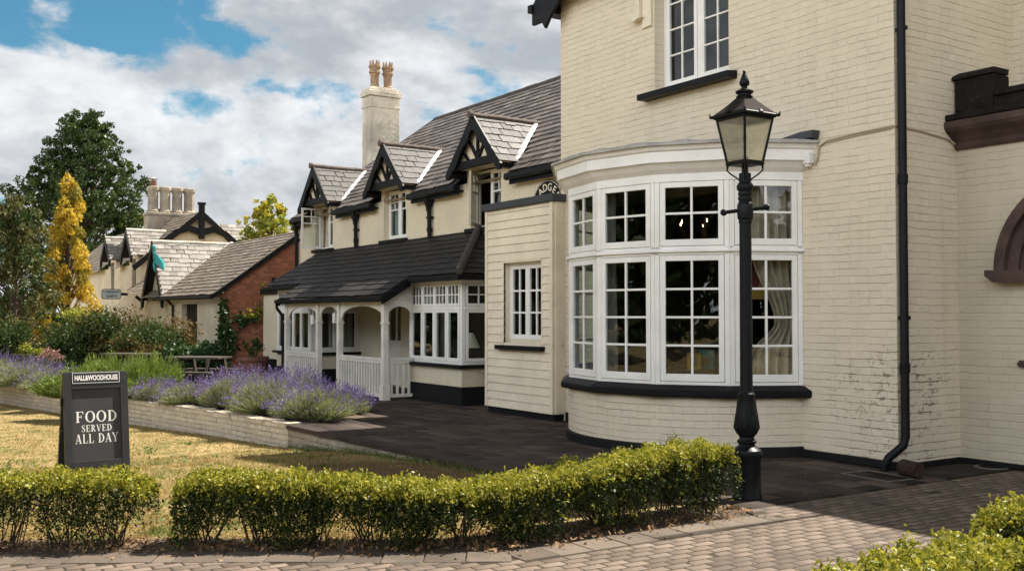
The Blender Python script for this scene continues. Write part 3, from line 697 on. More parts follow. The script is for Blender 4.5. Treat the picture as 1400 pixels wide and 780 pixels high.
mb = MB(); ring(mb, AC, ASP, 0.86, 0.97, PYW - 0.14, PYW - 0.001); ring(mb, AC, ASP, 0.74, 0.858, PYW - 0.07, PYW - 0.001); ring(mb, AC, ASP, 0.60, 0.738, PYW - 0.03, PYW + 0.3)
for sx in (-1, 1): mb.prism([(AC + sx * 0.84, PYW - 0.145, ASP), (AC + sx * 1.07, PYW - 0.145, ASP + 0.01), (AC + sx * 1.07, PYW - 0.145, ASP - 0.05), (AC + sx * 0.98, PYW - 0.145, ASP - 0.12), (AC + sx * 0.62, PYW - 0.145, ASP - 0.13), (AC + sx * .62, PYW - .145, ASP)], (0, 0.144, 0))
mb.build('door_arch', M['sandstone'], pw)
mb = MB(); mb.box(AC - R_open, AC + R_open, PYW + 0.33, PYW + 0.39, 0, ASP + R_open); [mb.box(AC - .6 + .155 * k, AC - .6 + .155 * k + .145, PYW + .315, PYW + .329, .02, ASP + .55) for k in range(8)]; mb.build('door', M['wood_dark'], pw, bevel=.004); mb = MB(); mb.tube([(AC - .45, PYW + .27, 1.0), (AC - .45, PYW + .26, 1.06), (AC - .45, PYW + .27, 1.12)], .012, 8); [mb.tube([(AC - .45, PYW + .27, z_), (AC - .45, PYW + .32, z_)], .01, 6) for z_ in (1.0, 1.12)]; mb.build('handle', M['iron'], pw)
mb = MB(); prof = [(0.0, 3.40), (0.03, 3.40), (0.05, 3.43), (0.06, 3.47), (0.12, 3.53), (0.20, 3.58), (0.23, 3.62), (0.235, 3.68), (0.10, 3.74), (0.02, 3.75), (0.0, 3.75)]
pl = [Vector((-6.62, PYW + 0.3)), Vector((-6.62, PYW - 0.0)), Vector((-3.6, PYW - 0.0))]
mt_ = [Vector((-1, 0)), Vector((-0.35, -1)), Vector((0, -1))]
mb.sweep(pl[1:], mt_[1:], prof, True)
mb.build('cornice', M['sandstone'], pw)
mb = MB(); pf = PYW - 0.06
mb.box(-6.61, -6.16, pf, pf + 0.3, 3.751, 4.16); mb.box(-6.158, -3.6, pf, pf + 0.3, 3.751, 3.91)
mb.prism([(-6.64, pf - 0.035, 4.16), (-6.14, pf - 0.035, 4.16), (-6.15, pf - 0.02, 4.20), (-6.16, pf + .02, 4.235), (-6.58, pf + .02, 4.235), (-6.64, pf - 0.02, 4.20)], (0, 0.3, 0))
mb.prism([(-6.14, pf - 0.035, 3.911), (-3.6, pf - 0.035, 3.911), (-3.6, pf - 0.02, 3.98), (-6.14, pf - 0.02, 3.98)], (0, 0.3, 0))
mb.box(-6.63, -3.6, pf - 0.16, pf, 3.70, 3.765)
mb.build('parapet', M['sooty_stone'], pw, bevel=0.012)
mb = MB(); mb.tube([(-5.35, 10.6, 3.7), (-5.35, 10.6, 8.35)], 0.028, 10); mb.build('vent_pipe', M['black'], house)
mb = MB(); mb.box(-5.93, -5.87, PYW - 0.05, PYW - .001, 1.06, 1.13); mb.tube([(-5.95, PYW - .03, 1.09), (-5.86, PYW - .03, 1.12)], 0.02, 8); mb.build('pipe_stub', M['sandstone'], pw)

# things behind the bow window
curtain(None, (-8.33, 8.70), (-8.05, 9.17), 0.86, 3.10, M['curtain'], 5, 0.035, 1.50, 0.58, label='cream curtain tied back behind the near end of the bow window')
curtain(None, (-10.02, 7.95), (-9.78, 7.90), 0.86, 3.10, M['curtain_grey'], 4, 0.03, 1.6, 0.4, label='grey curtain hanging behind the second column of bow panes')
ch = thing('chandelier', 'brass chandelier with lit candle bulbs behind the upper bow window panes', 'chandelier', (-9.9, 9.55, 2.75))
M['brass'] = m_paint('dull brass', (0.10, 0.06, 0.025), 0.4, 0.2); M['brass'].node_tree.nodes['Principled BSDF'].inputs['Metallic'].default_value = 0.6
mb = MB(); mb.tube([(-9.9, 9.55, 3.28), (-9.9, 9.55, 2.75)], 0.012, 8); mb.lathe([(0.01, 2.56), (0.05, 2.60), (0.06, 2.66), (0.02, 2.75), (0.03, 2.82), (0.01, 2.9)], (-9.9, 9.55), 12)
mb.build('stem', M['brass'], ch, smooth=True)
M['flame'] = m_emit('candle bulb glow', (1.0, 0.62, 0.25), 14.0)
for k in range(6):
    a_ = R(20 + 60 * k); cx, cy = -9.9 + 0.36 * math.cos(a_), 9.55 + 0.36 * math.sin(a_)
    mb = MB(); mb.tube([(-9.9 + 0.36 * f_ * math.cos(a_), 9.55 + 0.36 * f_ * math.sin(a_), 2.64 - 0.09 * math.sin(f_ * math.pi) + 0.08 * f_ ** 3) for f_ in np.linspace(0, 1, 9)], 0.010, 6)
    mb.lathe([(0.008, 2.71), (0.035, 2.73), (0.012, 2.745), (0.012, 2.80)], (cx, cy), 10); arm = mb.build('arm', M['brass'], ch, smooth=True)
    mb = MB(); mb.lathe([(0.002, 2.80), (0.0055, 2.815), (0.005, 2.83), (0.001, 2.85)], (cx, cy), 8); mb.build('bulb', M['flame'], arm, smooth=True)
tb = thing('window_table', 'dark wooden table top just inside the bow window panes', 'table', (-9.45, 8.9, 0))
mb = MB(); mb.box(-9.95, -8.75, 8.55, 9.3, 0.90, 0.935); mb.build('tabletop', M['wood_dark'], tb, bevel=0.006)
for (x_, y_) in ((-9.88, 8.62), (-8.82, 8.62), (-9.88, 9.23), (-8.82, 9.23)): mb = MB(); mb.box(x_ - .03, x_ + .03, y_ - .03, y_ + .03, 0.05, 0.899); mb.build('leg', M['wood_dark'], tb)
for (nm, x_, y_, w_, h_, c_, lb) in (('menu_holder', -9.17, 8.66, 0.17, 0.20, (0.55, 0.33, 0.03), 'yellow menu box standing on the table inside the bow window'), ('menu_holder', -9.10, 8.80, 0.19, 0.235, (0.02, 0.22, 0.26), 'teal menu box standing behind the yellow one on the window table')):
    mb = MB(); D_ = Vector((0.85, 0.53, 0)); mb.frame_box((x_, y_, 0.936), D_, (-0.53, 0.85, 0), (0, 0, 1), -w_ / 2, w_ / 2, -0.03, 0.03, 0, h_); q = mb.build(nm, m_paint('menu card %s' % nm + str(w_), tuple(q * .55 for q in c_), 0.5, 0.1), None, bevel=0.004); tag(q, lb, 'box')
    if w_ < .2: mb = MB(); mb.frame_box((x_, y_, 0.936), D_, (-0.53, 0.85, 0), (0, 0, 1), -0.045, 0.045, -0.032, -0.0305, 0.04, 0.15); mb.build('dark_panel', M['wood_dark'], q)
mb = MB(); mb.lathe([(0.03, 0.936), (0.034, 0.94), (0.038, 1.03), (0.036, 1.03), (0.031, 0.945)], (-9.55, 8.62), 16); tag(mb.build('drinking_glass', M['glass'], None, smooth=True), 'clear drinking glass standing on the table inside the bow window', 'glass')
mb = MB()
PB = Vector((-8.42, 8.84, 0)); D_ = Vector((0.80, 0.6, 0)); N_ = Vector((-0.6, 0.8, 0))
mb.frame_box(PB, D_, N_, (0, 0, 1), -0.16, 0.22, 0, 0.012, 1.78, 2.26)
ban = mb.build('wall_poster', m_paint('yellow poster', (0.30, 0.20, 0.02), 0.6, 0.1), None); tag(ban, 'yellow poster with a red oval behind the near bow window panes', 'poster')
mb = MB(); mb.prism([tuple(PB + D_ * (0.03 + 0.085 * math.cos(a_)) - N_ * 0.003 + Vector((0, 0, 2.04 + 0.16 * math.sin(a_)))) for a_ in np.linspace(0, 2 * math.pi, 20)[:-1]], tuple(N_ * 0.002)); mb.build('oval', m_paint('red oval', (0.16, 0.02, 0.015), 0.6, 0.1), ban)

gl = thing('wall_lamp', 'small warm glowing wall lamp behind the near bow window panes', 'lamp', (-8.75, 9.28, 1.95))
mb = MB(); mb.box(-8.78, -8.72, 9.28, 9.3, 1.85, 2.0); mb.tube([(-8.75, 9.28, 1.9), (-8.75, 9.2, 1.9), (-8.75, 9.19, 1.95)], .008, 6); mb.build('bracket', M['brass'], gl)
mb = MB(); mb.lathe([(.01, 1.95), (.03, 1.97), (.028, 2.02), (.012, 2.05)], (-8.75, 9.19), 10); mb.build('bulb', m_emit('orange lamp glow', (1.0, .42, .10), 1.6), gl, smooth=True)
# ------------------------------------------------------------------ slate roofs, slate by slate
def clip_poly(P, C):
    """Sutherland-Hodgman: polygon P by convex counter-clockwise polygon C"""
    for i in range(len(C)):
        a, b = C[i], C[(i + 1) % len(C)]; out = []
        side = lambda p: (b[0] - a[0]) * (p[1] - a[1]) - (b[1] - a[1]) * (p[0] - a[0])
        for k in range(len(P)):
            p, q = P[k], P[(k + 1) % len(P)]; sp, sq = side(p), side(q)
            if sp >= 0: out.append(p)
            if (sp >= 0) != (sq >= 0): t = sp / (sp - sq); out.append((p[0] + (q[0] - p[0]) * t, p[1] + (q[1] - p[1]) * t))
        P = out
        if len(P) < 3: return []
    return P
def slates(mb, O, U, V, poly, w=0.30, ex=0.21, th=0.009, keep=None, jit=1.0, under=True):
    O, U, V = Vector(O), Vector(U).normalized(), Vector(V).normalized(); Nn = U.cross(V)
    if Nn.z < 0: Nn = -Nn
    ar_ = sum(poly[i][0] * poly[(i + 1) % len(poly)][1] - poly[(i + 1) % len(poly)][0] * poly[i][1] for i in range(len(poly)))
    if ar_ < 0: poly = poly[::-1]
    u0, u1 = min(p[0] for p in poly), max(p[0] for p in poly); v0, v1 = min(p[1] for p in poly), max(p[1] for p in poly)
    lift = lambda v, vb: th * (2.6 - 1.9 * (v - vb) / (ex * 1.3))
    r = 0; vb = v0
    while vb < v1:
        u = u0 - (r % 2) * w / 2 - w
        while u < u1:
            g = 0.004; ww = w * (1 + random.uniform(-.06, .06) * jit); dv = random.uniform(-0.008, 0.010) * jit; tl = random.uniform(-0.004, 0.004) * jit
            if random.random() < 0.05 * jit: dv -= random.uniform(.015, .04)
            P = [(u + g, vb + dv), (u + ww - g, vb + dv + tl), (u + ww - g, vb + ex * 1.25), (u + g, vb + ex * 1.25)]
            P = [(max(min(a_, 1e9), -1e9), b_) for a_, b_ in P]
            cu, cv = u + w / 2, vb + ex / 2
            if keep is None or keep(cu, cv):
                Q = clip_poly(P, poly) if vb > v0 else clip_poly(P, [(p[0], p[1] - (0.03 if p[1] <= v0 + 1e-6 else 0)) for p in poly])
                if Q:
                    n = len(Q); i = len(mb.v); h = random.uniform(0, 0.004) * jit
                    for (a_, b_) in Q: mb.v.append(tuple(O + U * a_ + V * b_ + Nn * (lift(b_, vb) + h)))
                    for (a_, b_) in Q: mb.v.append(tuple(O + U * a_ + V * b_ + Nn * (lift(b_, vb) + h - th)))
                    mb.f.append(tuple(range(i, i + n)))
                    for k in range(n): mb.f.append((i + k, i + n + k, i + n + (k + 1) % n, i + (k + 1) % n))
            u += w
        vb += ex; r += 1
    return mb
def ridge_roll(mb, a, b, r=0.065, step=0.42, drop=0.03):
    a, b = Vector(a), Vector(b); L_ = (b - a).length; n = max(1, int(L_ / step)); D_ = (b - a).normalized()
    for k in range(n):
        p, q = a + D_ * (L_ * k / n), a + D_ * (L_ * (k + 1) / n + 0.02); j = Vector((0, 0, random.uniform(-.006, .006) - drop))
        mb.tube([p + j, q + j], [r * random.uniform(.97, 1.03)] * 2, 10)

# ------------------------------------------------------------------ weatherboarded annexe
AX0, AX1, AY = -14.38, -12.45, 8.9; AW = (-13.82, -12.76, 1.12, 2.43)
ann = thing('weatherboard_annexe', 'flat roofed cream weatherboarded annexe between the tall house and the veranda', 'annexe', (-13.4, AY, 0))
mb = MB(); z = 0.105; bh = 0.131
def boards(mb, xa, xb, z, hh):
    mb.prism([(xa, AY - 0.024, z), (xa, AY - 0.006, z + hh), (xa, AY + 0.02, z + hh), (xa, AY + 0.02, z)], (xb - xa, 0, 0))
while z < 3.30:
    hh = min(bh, 3.31 - z) - 0.002; zc = z + hh / 2
    if AW[2] - 0.03 < zc < AW[3] + 0.01: boards(mb, AX0 + .07, AW[0], z, hh); boards(mb, AW[1], AX1 - .075, z, hh)
    else: boards(mb, AX0 + .07, AX1 - .075, z, hh)
    z += bh
mb.box(AX0, AX0 + .068, AY - 0.03, AY + 0.02, 0.105, 3.31); mb.box(AX1 - .073, AX1 + 0.0, AY - 0.032, AY + 0.02, 0.105, 3.31)
mb.box(AX1 - 0.02, AX1 + 0.02, AY + 0.021, AY + 0.10, 0.105, 3.31); mb.box(AX1 - 0.02, AX1 + 0.012, AY + 0.104, 9.098, 0.105, 3.31)
mb.box(AX0 - 0.01, AX0 + 0.02, AY + 0.021, 10.29, 0.105, 3.31)
mb.build('board_wall', M['board'], ann, bevel=0.003)
mb = MB(); mb.box(AX0 + .02, AX1 - .02, AY + 0.03, 9.09, 0, 0.104); mb.build('plinth', M['black_matt'], ann)
mb = MB(); mb.box(AX0 - 0.05, AX1 + 0.06, AY - 0.075, 9.095, 3.312, 3.425); mb.box(AX0 - 0.05, -12.56, 9.096, 10.295, 3.312, 3.40); mb.build('lead_capping', M['lead_dark'], ann, bevel=0.012)
mb = MB(); L = Lite((AW[0], AY + 0.10, 0), (1, 0, 0), (0, -1, 0)); Ww = AW[1] - AW[0]
L.bar(mb, -0.03, 0.0, -0.05, 0.12, AW[2], AW[3] + .02); L.bar(mb, 0, Ww, -0.05, 0.135, AW[3], AW[3] + 0.03); L.bar(mb, Ww, Ww + .03, -.05, 0.12, AW[2], AW[3] + .02)
L.bar(mb, 0, Ww, -0.05, 0.005, AW[2], AW[2] + 0.09)
mb.build('window_lining', M['board'], ann, bevel=0.003)
wo = MB(); L.bar(wo, 0.0, 0.05, -0.05, 0.0, AW[2] + .09, AW[3]); L.bar(wo, Ww - .05, Ww, -0.05, 0.0, AW[2] + .09, AW[3]); L.bar(wo, .05, Ww - .05, -0.05, 0.0, AW[3] - .04, AW[3]); wo = wo.build('window', M['white'], ann)
for k in range(2): L.sash(0.05 + k * (Ww / 2 - .05), Ww / 2 + k * (Ww / 2 - .05), AW[2] + 0.092, AW[3] - 0.042, 2, 3, wo, off=0.012, st=0.06, bw=0.03)
mb = MB(); mb.box(AW[0] - 0.14, AW[1] + 0.10, AY - 0.11, AY + 0.05, AW[2] - 0.075, AW[2] - 0.005); mb.build('sill', M['black'], wo, bevel=0.006)
mb = MB(); mb.box(-13.9, -13.88, 9.2, 9.9, 0.9, 2.5); room(ann, AX0 + .05, -12.56, AY + 0.2, 10.2, 0.2, 3.2)

# ------------------------------------------------------------------ the long cottage
CY = 10.3; CX0, CX1 = -26.35, -12.56; EZ, EYY, PT = 4.19, 10.10, R(40.6)
DC = (-24.5, -20.45, -16.56)
cot = thing('cottage', 'long cream roughcast cottage with slate roof, three gabled dormers and a veranda', 'cottage', (-19.5, CY, 0))
HW = 0.56; wins = [(c - 0.12 - HW, c - 0.12 + HW, 3.30, 4.21) for c in DC]
lower = [(-21.15, -20.25, 0.0, 2.02)]
mb = MB(); wall_holes(mb, 'x', CY, CY + 0.25, CX0, CX1, 0, 4.2, wins + lower)
for c in DC:
    for (x0, x1) in ((c - .82, c - .12 - HW), (c - .12 + HW, c + .82)): mb.box(x0, x1, CY, CY + .25, 4.201, 4.47)
    mb.prism([(c - .86, 10.08, 4.46), (c + .86, 10.08, 4.46), (c, 10.08, 5.36)], (0, 0.4, 0))
    for sx in (-1, 1): mb.prism([(c + sx * .80, CY + .0, 4.1), (c + sx * .80, CY, 4.47), (c + sx * .80, CY + .62, 4.47)], (sx * .02, 0, 0))
mb.poly((CX0, CY, 0), (CX0, 16.3, 0), (CX0, 16.3, 4.2), (CX0, CY, 4.2)); mb.poly((CX0, 16.3, 0), (CX1, 16.3, 0), (CX1, 16.3, 4.2), (CX0, 16.3, 4.2))
mb.build('wall', M['roughcast'], cot)
RL = (13.18 - EYY) / math.cos(PT); RZ = EZ + (13.18 - EYY) * math.tan(PT)
Vs_ = (0, math.cos(PT), math.sin(PT))
def main_keep(u, v):
    z_ = EZ + v * math.sin(PT)
    return all(z_ > 5.36 - abs(u - c) * 1.02 for c in DC)
mb = MB(); slates(mb, (0, EYY, EZ + .01), (1, 0, 0), Vs_, [(CX0 - .05, 0), (CX1, 0), (CX1, RL), (-23.9, RL)], 0.31, 0.20, 0.013, main_keep, 1.5)
rf = mb.build('roof', M['slate'], cot, fix=False)
mb = MB()
for (xa, xb) in ((CX0, -25.44), (-23.56, -21.39), (-19.51, -17.50), (-15.62, CX1)): mb.poly((xa, EYY, EZ), (xb, EYY, EZ), (xb, EYY + .8, EZ + .8 * math.tan(PT) - .01), (xa, EYY + .8, EZ + .8 * math.tan(PT) - .01))
mb.poly((CX0 + .5, EYY + .8, EZ + .8 * math.tan(PT) - .01), (CX1, EYY + .8, EZ + .8 * math.tan(PT) - .01), (CX1, 13.18, RZ - .01), (-23.9, 13.18, RZ - .01))
mb.poly((-23.9, 13.18, RZ), (CX0, EYY, EZ), (CX0, 16.3, EZ)); mb.poly((-23.9, 13.18, RZ), (CX0, 16.3, EZ), (CX1, 16.3, EZ), (CX1, 13.18, RZ))
mb.build('roof_deck', M['slate_dark'], rf, fix=False)
mb = MB(); ridge_roll(mb, (-23.9, 13.18, RZ + .03), (CX1, 13.18, RZ + .03), 0.075); ridge_roll(mb, (CX0 - .02, EYY, EZ + .02), (-23.9, 13.18, RZ + .03), 0.05)
mb.build('ridge', M['ridge_dark'], rf, smooth=True)
mb = MB()
for (xa, xb) in ((CX0 - .1, -25.42), (-23.58, -21.38), (-19.53, -17.48), (-15.64, CX1)):
    mb = MB()
    mb.prism([(xa, EYY - .06, EZ - .10), (xa, EYY - .05, EZ - .0), (xa, EYY + .04, EZ + .0), (xa, EYY + .05, EZ - .10), (xa, EYY, EZ - .13)], (xb - xa, 0, 0))
    mb.box(xa + .02, xb - .005, EYY + .052, EYY + .09, EZ - .2, EZ - .02); mb.box(xa + .03, xb - .01, EYY + .092, CY - .002, EZ - .13, EZ - .10)
    mb.build('gutter', M['black'], cot, bevel=0.006)
for x_ in (CX0 + 0.02, -22.5, -18.8):
    mb = MB(); zb = 3.22 if x_ > -26 else 0.0
    mb.lathe([(0.05, EZ - .42), (0.06, EZ - .40), (0.065, EZ - .33), (0.12, EZ - .19), (0.12, EZ - .12)], (x_, CY - .09), 4, R(45))
    mb.tube([(x_, CY - .08, EZ - .4), (x_, CY - .07, zb)], 0.048, 12); mb.box(x_ - .07, x_ + .07, CY - .12, CY - .002, 3.62, 3.66); mb.lathe([(.058, zb + .12), (.062, zb + .13), (.062, zb + .2), (.055, zb + .21)], (x_, CY - .07), 12)
    mb.build('downpipe', M['black'], cot)

def casement(L, a0, a1, z0, z1, parent, off=0.0, mt=None, th=0.045, name='sash'):
    split = z0 + (z1 - z0) * 0.62
    o = L.sash(a0, a1, z0, z1, 1, 1, parent, off, th, 0.05, 0.03, mt=mt, rowz=[split], name=name)
    mb = MB(); c = (a0 + a1) / 2; L.bar(mb, c - .012, c + .012, off - th + .005, off - .008, split + .016, z1 - .051); zc = (split + z1 - .05) / 2
    L.bar(mb, a0 + .051, a1 - .051, off - th + .006, off - .009, zc - .012, zc + .012); mb.build('glazing_bar', mt or M['white'], parent)
    return o
for i, c in enumerate(DC):
    hw = 0.90; ez, pz = 4.42, 5.38; y0 = 9.92
    dm_ = MB(); vlen = math.hypot(hw + .06, pz - ez)
    for sx in (-1, 1):
        O = (c + sx * (hw + .06), y0, ez - .01); Vv = (-sx * (hw + .06), 0, pz - ez)
        slates(dm_, O, (0, 1, 0), Vv, [(0, 0), (0.42, 0), (1.50, vlen), (0, vlen)], 0.23, 0.205, 0.010, None, 1.4)
    do = dm_.build('dormer', M['slate_dormer'], cot, fix=False)
    mb = MB()
    for sx in (-1, 1): mb.poly((c + sx * (hw + .06), y0, ez - .012), (c, y0, pz - .012), (c, 11.46, pz - .012), (c + sx * (hw + .06), 10.34, ez - .012))
    mb.build('roof_deck', M['slate_dark'], do, fix=False)
    mb = MB(); ridge_roll(mb, (c, y0 - .05, pz + .05), (c, 11.46, pz + .045), 0.058, 0.36); mb.tube([(c, y0 - .07, pz + .03), (c, y0 - .0, pz + .03)], 0.075, 10); mb.build('ridge_tile', M['ridge_tile'], do, smooth=True)
    mb = MB()
    for k in range(6):
        f0, f1 = k / 6, (k + 1) / 6 + .01; wv = random.uniform(.05, .07)
        A_, B_ = Vector((c + (hw + .02) * (1 - f0), 10.33 + 1.10 * f0, ez + .035 + (pz - ez) * f0)), Vector((c + (hw + .02) * (1 - f1), 10.33 + 1.10 * f1, ez + .035 + (pz - ez) * f1))
        e1 = Vector((0, wv, wv * .5)); e0 = Vector((0, -wv * .8, .015)); up_ = Vector((0.012, -.006, .02))
        mb.prism([A_ + e0, A_ + up_, A_ + e1, A_ + e1 - Vector((0, 0, .03)), A_ + e0 - Vector((0, 0, .03))], B_ - A_)
    mb.build('valley_flashing', M['mortar_white'], do)
    bb = MB()
    for sx in (-1, 1):
        out = [(0, 5.44), (1.02, 4.36), (1.0, 4.26), (0.90, 4.25), (0.84, 4.32), (0.76, 4.40), (0.65, 4.45), (0.57, 4.53), (0.50, 4.65), (0.41, 4.77), (0.30, 4.85), (0.20, 4.91), (0.12, 5.01), (0.07, 5.10), (0.0, 5.12)]
        bb.prism([(c + sx * a_, y0 - .005, b_) for a_, b_ in out], (0, 0.05, 0))
        bb.box(min(c + sx * .80, c + sx * .97), max(c + sx * .80, c + sx * .97), y0 + .046, 10.28, 4.30, 4.395)
    bb.box(c - .78, c + .78, y0 + .055, y0 + .15, 4.43, 4.58)
    for (xa, za, xb, zb) in ((0, 4.60, 0, 5.10), (-.03, 4.60, -.30, 4.95), (.03, 4.60, .30, 4.95), (-.36, 4.60, -.5, 4.74), (.36, 4.60, .5, 4.74)):
        D_ = Vector((xb - xa, 0, zb - za)); l_ = D_.length; D_.normalize(); bb.frame_box((c + xa, y0 + .11, za), D_, (0, 1, 0), D_.cross(Vector((0, 1, 0))), 0, l_, 0, .05, -.028, .028)
    bb.build('bargeboard', M['black'], do, bevel=0.005)
    # window in the dormer
    wx0, wx1 = c - .12 - HW, c - .12 + HW; z0, z1 = 3.30, 4.42; L = Lite((wx0, CY + 0.14, 0), (1, 0, 0), (0, -1, 0)); Ww = wx1 - wx0
    mb = MB(); L.bar(mb, 0, .045, -.06, 0, z0, z1); L.bar(mb, Ww - .045, Ww, -.06, 0, z0, z1); L.bar(mb, .045, Ww - .045, -.06, 0, z0, z0 + .05); L.bar(mb, .045, Ww - .045, -.06, 0, z1 - .045, z1); L.bar(mb, Ww / 2 - .03, Ww / 2 + .03, -.06, 0, z0 + .05, z1 - .045)
    wo = mb.build('window', M['white'], cot, bevel=.003)
    casement(L, Ww / 2 + .02, Ww - .04, z0 + .04, z1 - .04, wo, .012)
    if i == 1: casement(L, .04, Ww / 2 - .02, z0 + .04, z1 - .04, wo, .012)
    else:
        th_ = R(95 if i == 0 else 47); D_ = Vector((math.cos(th_), -math.sin(th_), 0)); N_ = Vector((-math.sin(th_), -math.cos(th_), 0))
        L2 = Lite(Vector((wx0 + .06, CY + .125, 0)), D_, N_); casement(L2, 0, .53, z0 + .03, z1 - .03, wo, .02, M['taupe'] if i == 2 else M['white_dull'])
    mb = MB(); mb.box(wx0 - .10, wx1 + .10, CY - .09, CY + .10, 3.215, 3.292); mb.build('sill', M['black_matt'], wo, bevel=.006)
    room(cot, wx0 - .4, wx1 + .4, CY + .26, CY + 2.3, 3.0, 4.6).location.z += 0
    cm = (M['curtain'], M['curtain_blue'], M['curtain_grey'])[i]
    lb = ('cream curtain inside the farthest open dormer window', 'pale blue curtain inside the shut middle dormer window', 'grey spotted curtain blowing inside the nearest open dormer window')[i]
    curtain(None, (wx0 + .62, CY + .30), (wx1 - .02, CY + .32), 3.3, 4.42, cm, 4, .03, label=lb)
    if i != 2: curtain(None, (wx0 + .02, CY + .30), (wx0 + .30, CY + .32), 3.3, 4.42, cm, 3, .03, label=lb.replace('curtain', 'half curtain on the left side', 1))

# black name roundel on the end wall above the annexe
sg = thing('round_sign', 'round black wall sign with cream letters ADGER showing above the annexe roof', 'sign', (-14.55, CY, 3.50))
mb = MB(); mb.prism([(-14.55 + .47 * math.cos(a_), CY - .004, 3.50 + .47 * math.sin(a_)) for a_ in np.linspace(0, 2 * math.pi, 49)[:-1]], (0, -.03, 0)); mb.build('disc', M['black'], sg)
cr = m_paint('cream letter paint', (0.72, 0.66, 0.50), .5, .05)
def torus_ring(mb, r0, r1, y, n=48):
    for k in range(n):
        t0, t1 = 2 * math.pi * k / n, 2 * math.pi * (k + 1) / n
        mb.poly((-14.55 + r0 * math.cos(t0), y, 3.50 + r0 * math.sin(t0)), (-14.55 + r1 * math.cos(t0), y, 3.50 + r1 * math.sin(t0)), (-14.55 + r1 * math.cos(t1), y, 3.50 + r1 * math.sin(t1)), (-14.55 + r0 * math.cos(t1), y, 3.50 + r0 * math.sin(t1)))
mb = MB(); torus_ring(mb, .447, .457, CY - .0365); mb.prism([(-14.55 + .18 * math.cos(a_), CY - .0355, 3.50 + .18 * math.sin(a_)) for a_ in np.linspace(0, 2 * math.pi, 33)[:-1]], (0, -.003, 0)); mb.build('ring', cr, sg, fix=False)
def text_mesh(name, s, size, mt, M4, parent, ext=0.002, weight=0.0, sx=1.0, sp=1.0):
    cu = bpy.data.curves.new(name, 'FONT'); cu.body = s; cu.size = size; cu.align_x = 'CENTER'; cu.align_y = 'CENTER'; cu.extrude = ext; cu.offset = weight; cu.space_character = sp
    tmp = bpy.data.objects.new('tmp', cu); COL.objects.link(tmp); bpy.context.view_layer.update()
    me = bpy.data.meshes.new_from_object(tmp.evaluated_get(bpy.context.evaluated_depsgraph_get()))
    bpy.data.objects.remove(tmp); me.transform(Matrix.Diagonal((sx, 1, 1, 1))); me.transform(M4); me.materials.clear(); me.materials.append(mt)
    o = bpy.data.objects.new(name, me); COL.objects.link(o); o.parent = parent; me.name = name; return o
for k, chh in enumerate('BADGER'):
    a_ = R(152 - 24.8 * k); p = Vector((.335 * math.cos(a_), -.036, .335 * math.sin(a_)))
    text_mesh('letter', chh, .185, cr, Matrix.Translation(p) @ Matrix.Rotation(-(a_ - R(90)), 4, 'Y') @ Matrix.Rotation(R(90), 4, 'X'), sg, weight=.003)
mb = MB(); mb.box(-14.25, -13.9, CY - .12, CY - .001, 4.02, 4.05); mb.build('bracket', M['black'], cot)

# ------------------------------------------------------------------ veranda with its two window bays
ver = MB(); VY, EVZ, BVY, BVZ = 8.3, 1.95, 8.85, 2.30; SL = (3.22 - EVZ) / (CY - VY); VA = math.atan(SL); vv = lambda y: (y - VY) / math.cos(VA)
VV = (0, math.cos(VA), math.sin(VA)); vt = vv(CY)
slates(ver, (0, VY, EVZ + .01), (1, 0, 0), VV, [(-22.45, 0), (-17.05, 0), (-17.05, vt), (-22.45, vt)], .30, .21, .010)
slates(ver, (0, VY, EVZ + .01), (1, 0, 0), VV, [(-24.85, vv(BVY)), (-22.45, vv(BVY)), (-22.45, vt), (-24.85, vt)], .30, .21, .010)
slates(ver, (0, VY, EVZ + .01), (1, 0, 0), VV, [(-17.05, vv(BVY)), (-15.19, vv(BVY)), (-16.9, vt), (-17.05, vt)], .30, .21, .010)
Hh = Vector((-1.71, 0, .92)); slates(ver, (-15.19, BVY, BVZ + .01), (0, 1, 0), tuple(Hh), [(0, 0), (1.45, 0), (1.45, Hh.length)], .30, .21, .010)
vo = ver.build('veranda', M['slate_dark'], cot, fix=False)
mb = MB(); mb.poly((-22.4, VY, EVZ), (-17.1, VY, EVZ), (-17.1, CY, 3.21), (-22.4, CY, 3.21)); mb.poly((-24.8, BVY, BVZ), (-22.4, BVY, BVZ), (-22.4, CY, 3.21), (-24.8, CY, 3.21)); mb.poly((-17.1, BVY, BVZ), (-15.2, BVY, BVZ), (-16.9, CY, 3.21), (-17.1, CY, 3.21)); mb.poly((-15.2, BVY, BVZ), (-15.2, CY, BVZ), (-16.9, CY, 3.21))
mb.build('roof_deck', M['slate_dark'], vo, fix=False)
mb = MB(); ridge_roll(mb, (-15.2, BVY, BVZ + .06), (-16.9, CY - .02, 3.29), .07, .34, .0); mb.build('hip_tile', M['ridge_dark'], vo, smooth=True)
mb = MB()
def gut(xa, xb, y, z): mb.prism([(xa, y - .10, z - .07), (xa, y - .095, z + .0), (xa, y - .0, z + .0), (xa, y, z - .07), (xa, y - .05, z - .10)], (xb - xa, 0, 0))
gut(-24.95, -22.56, BVY + .02, BVZ - .01); mb.build('gutter', M['black'], vo, bevel=.004); mb = MB(); gut(-16.97, -15.1, BVY + .02, BVZ - .01)
mb.box(-15.19, -15.10, BVY + .022, CY, BVZ - .09, BVZ - .012); mb.build('gutter', M['black'], vo, bevel=.004); mb = MB(); gut(-22.55, -16.98, VY + .02, EVZ - .01)
for x_ in (-17.06, -22.5): mb.prism([(x_, VY - .03, EVZ - .16), (x_, VY - .03, EVZ + .0), (x_, BVY, BVZ + .0), (x_, BVY, BVZ - .16)], (.07, 0, 0))
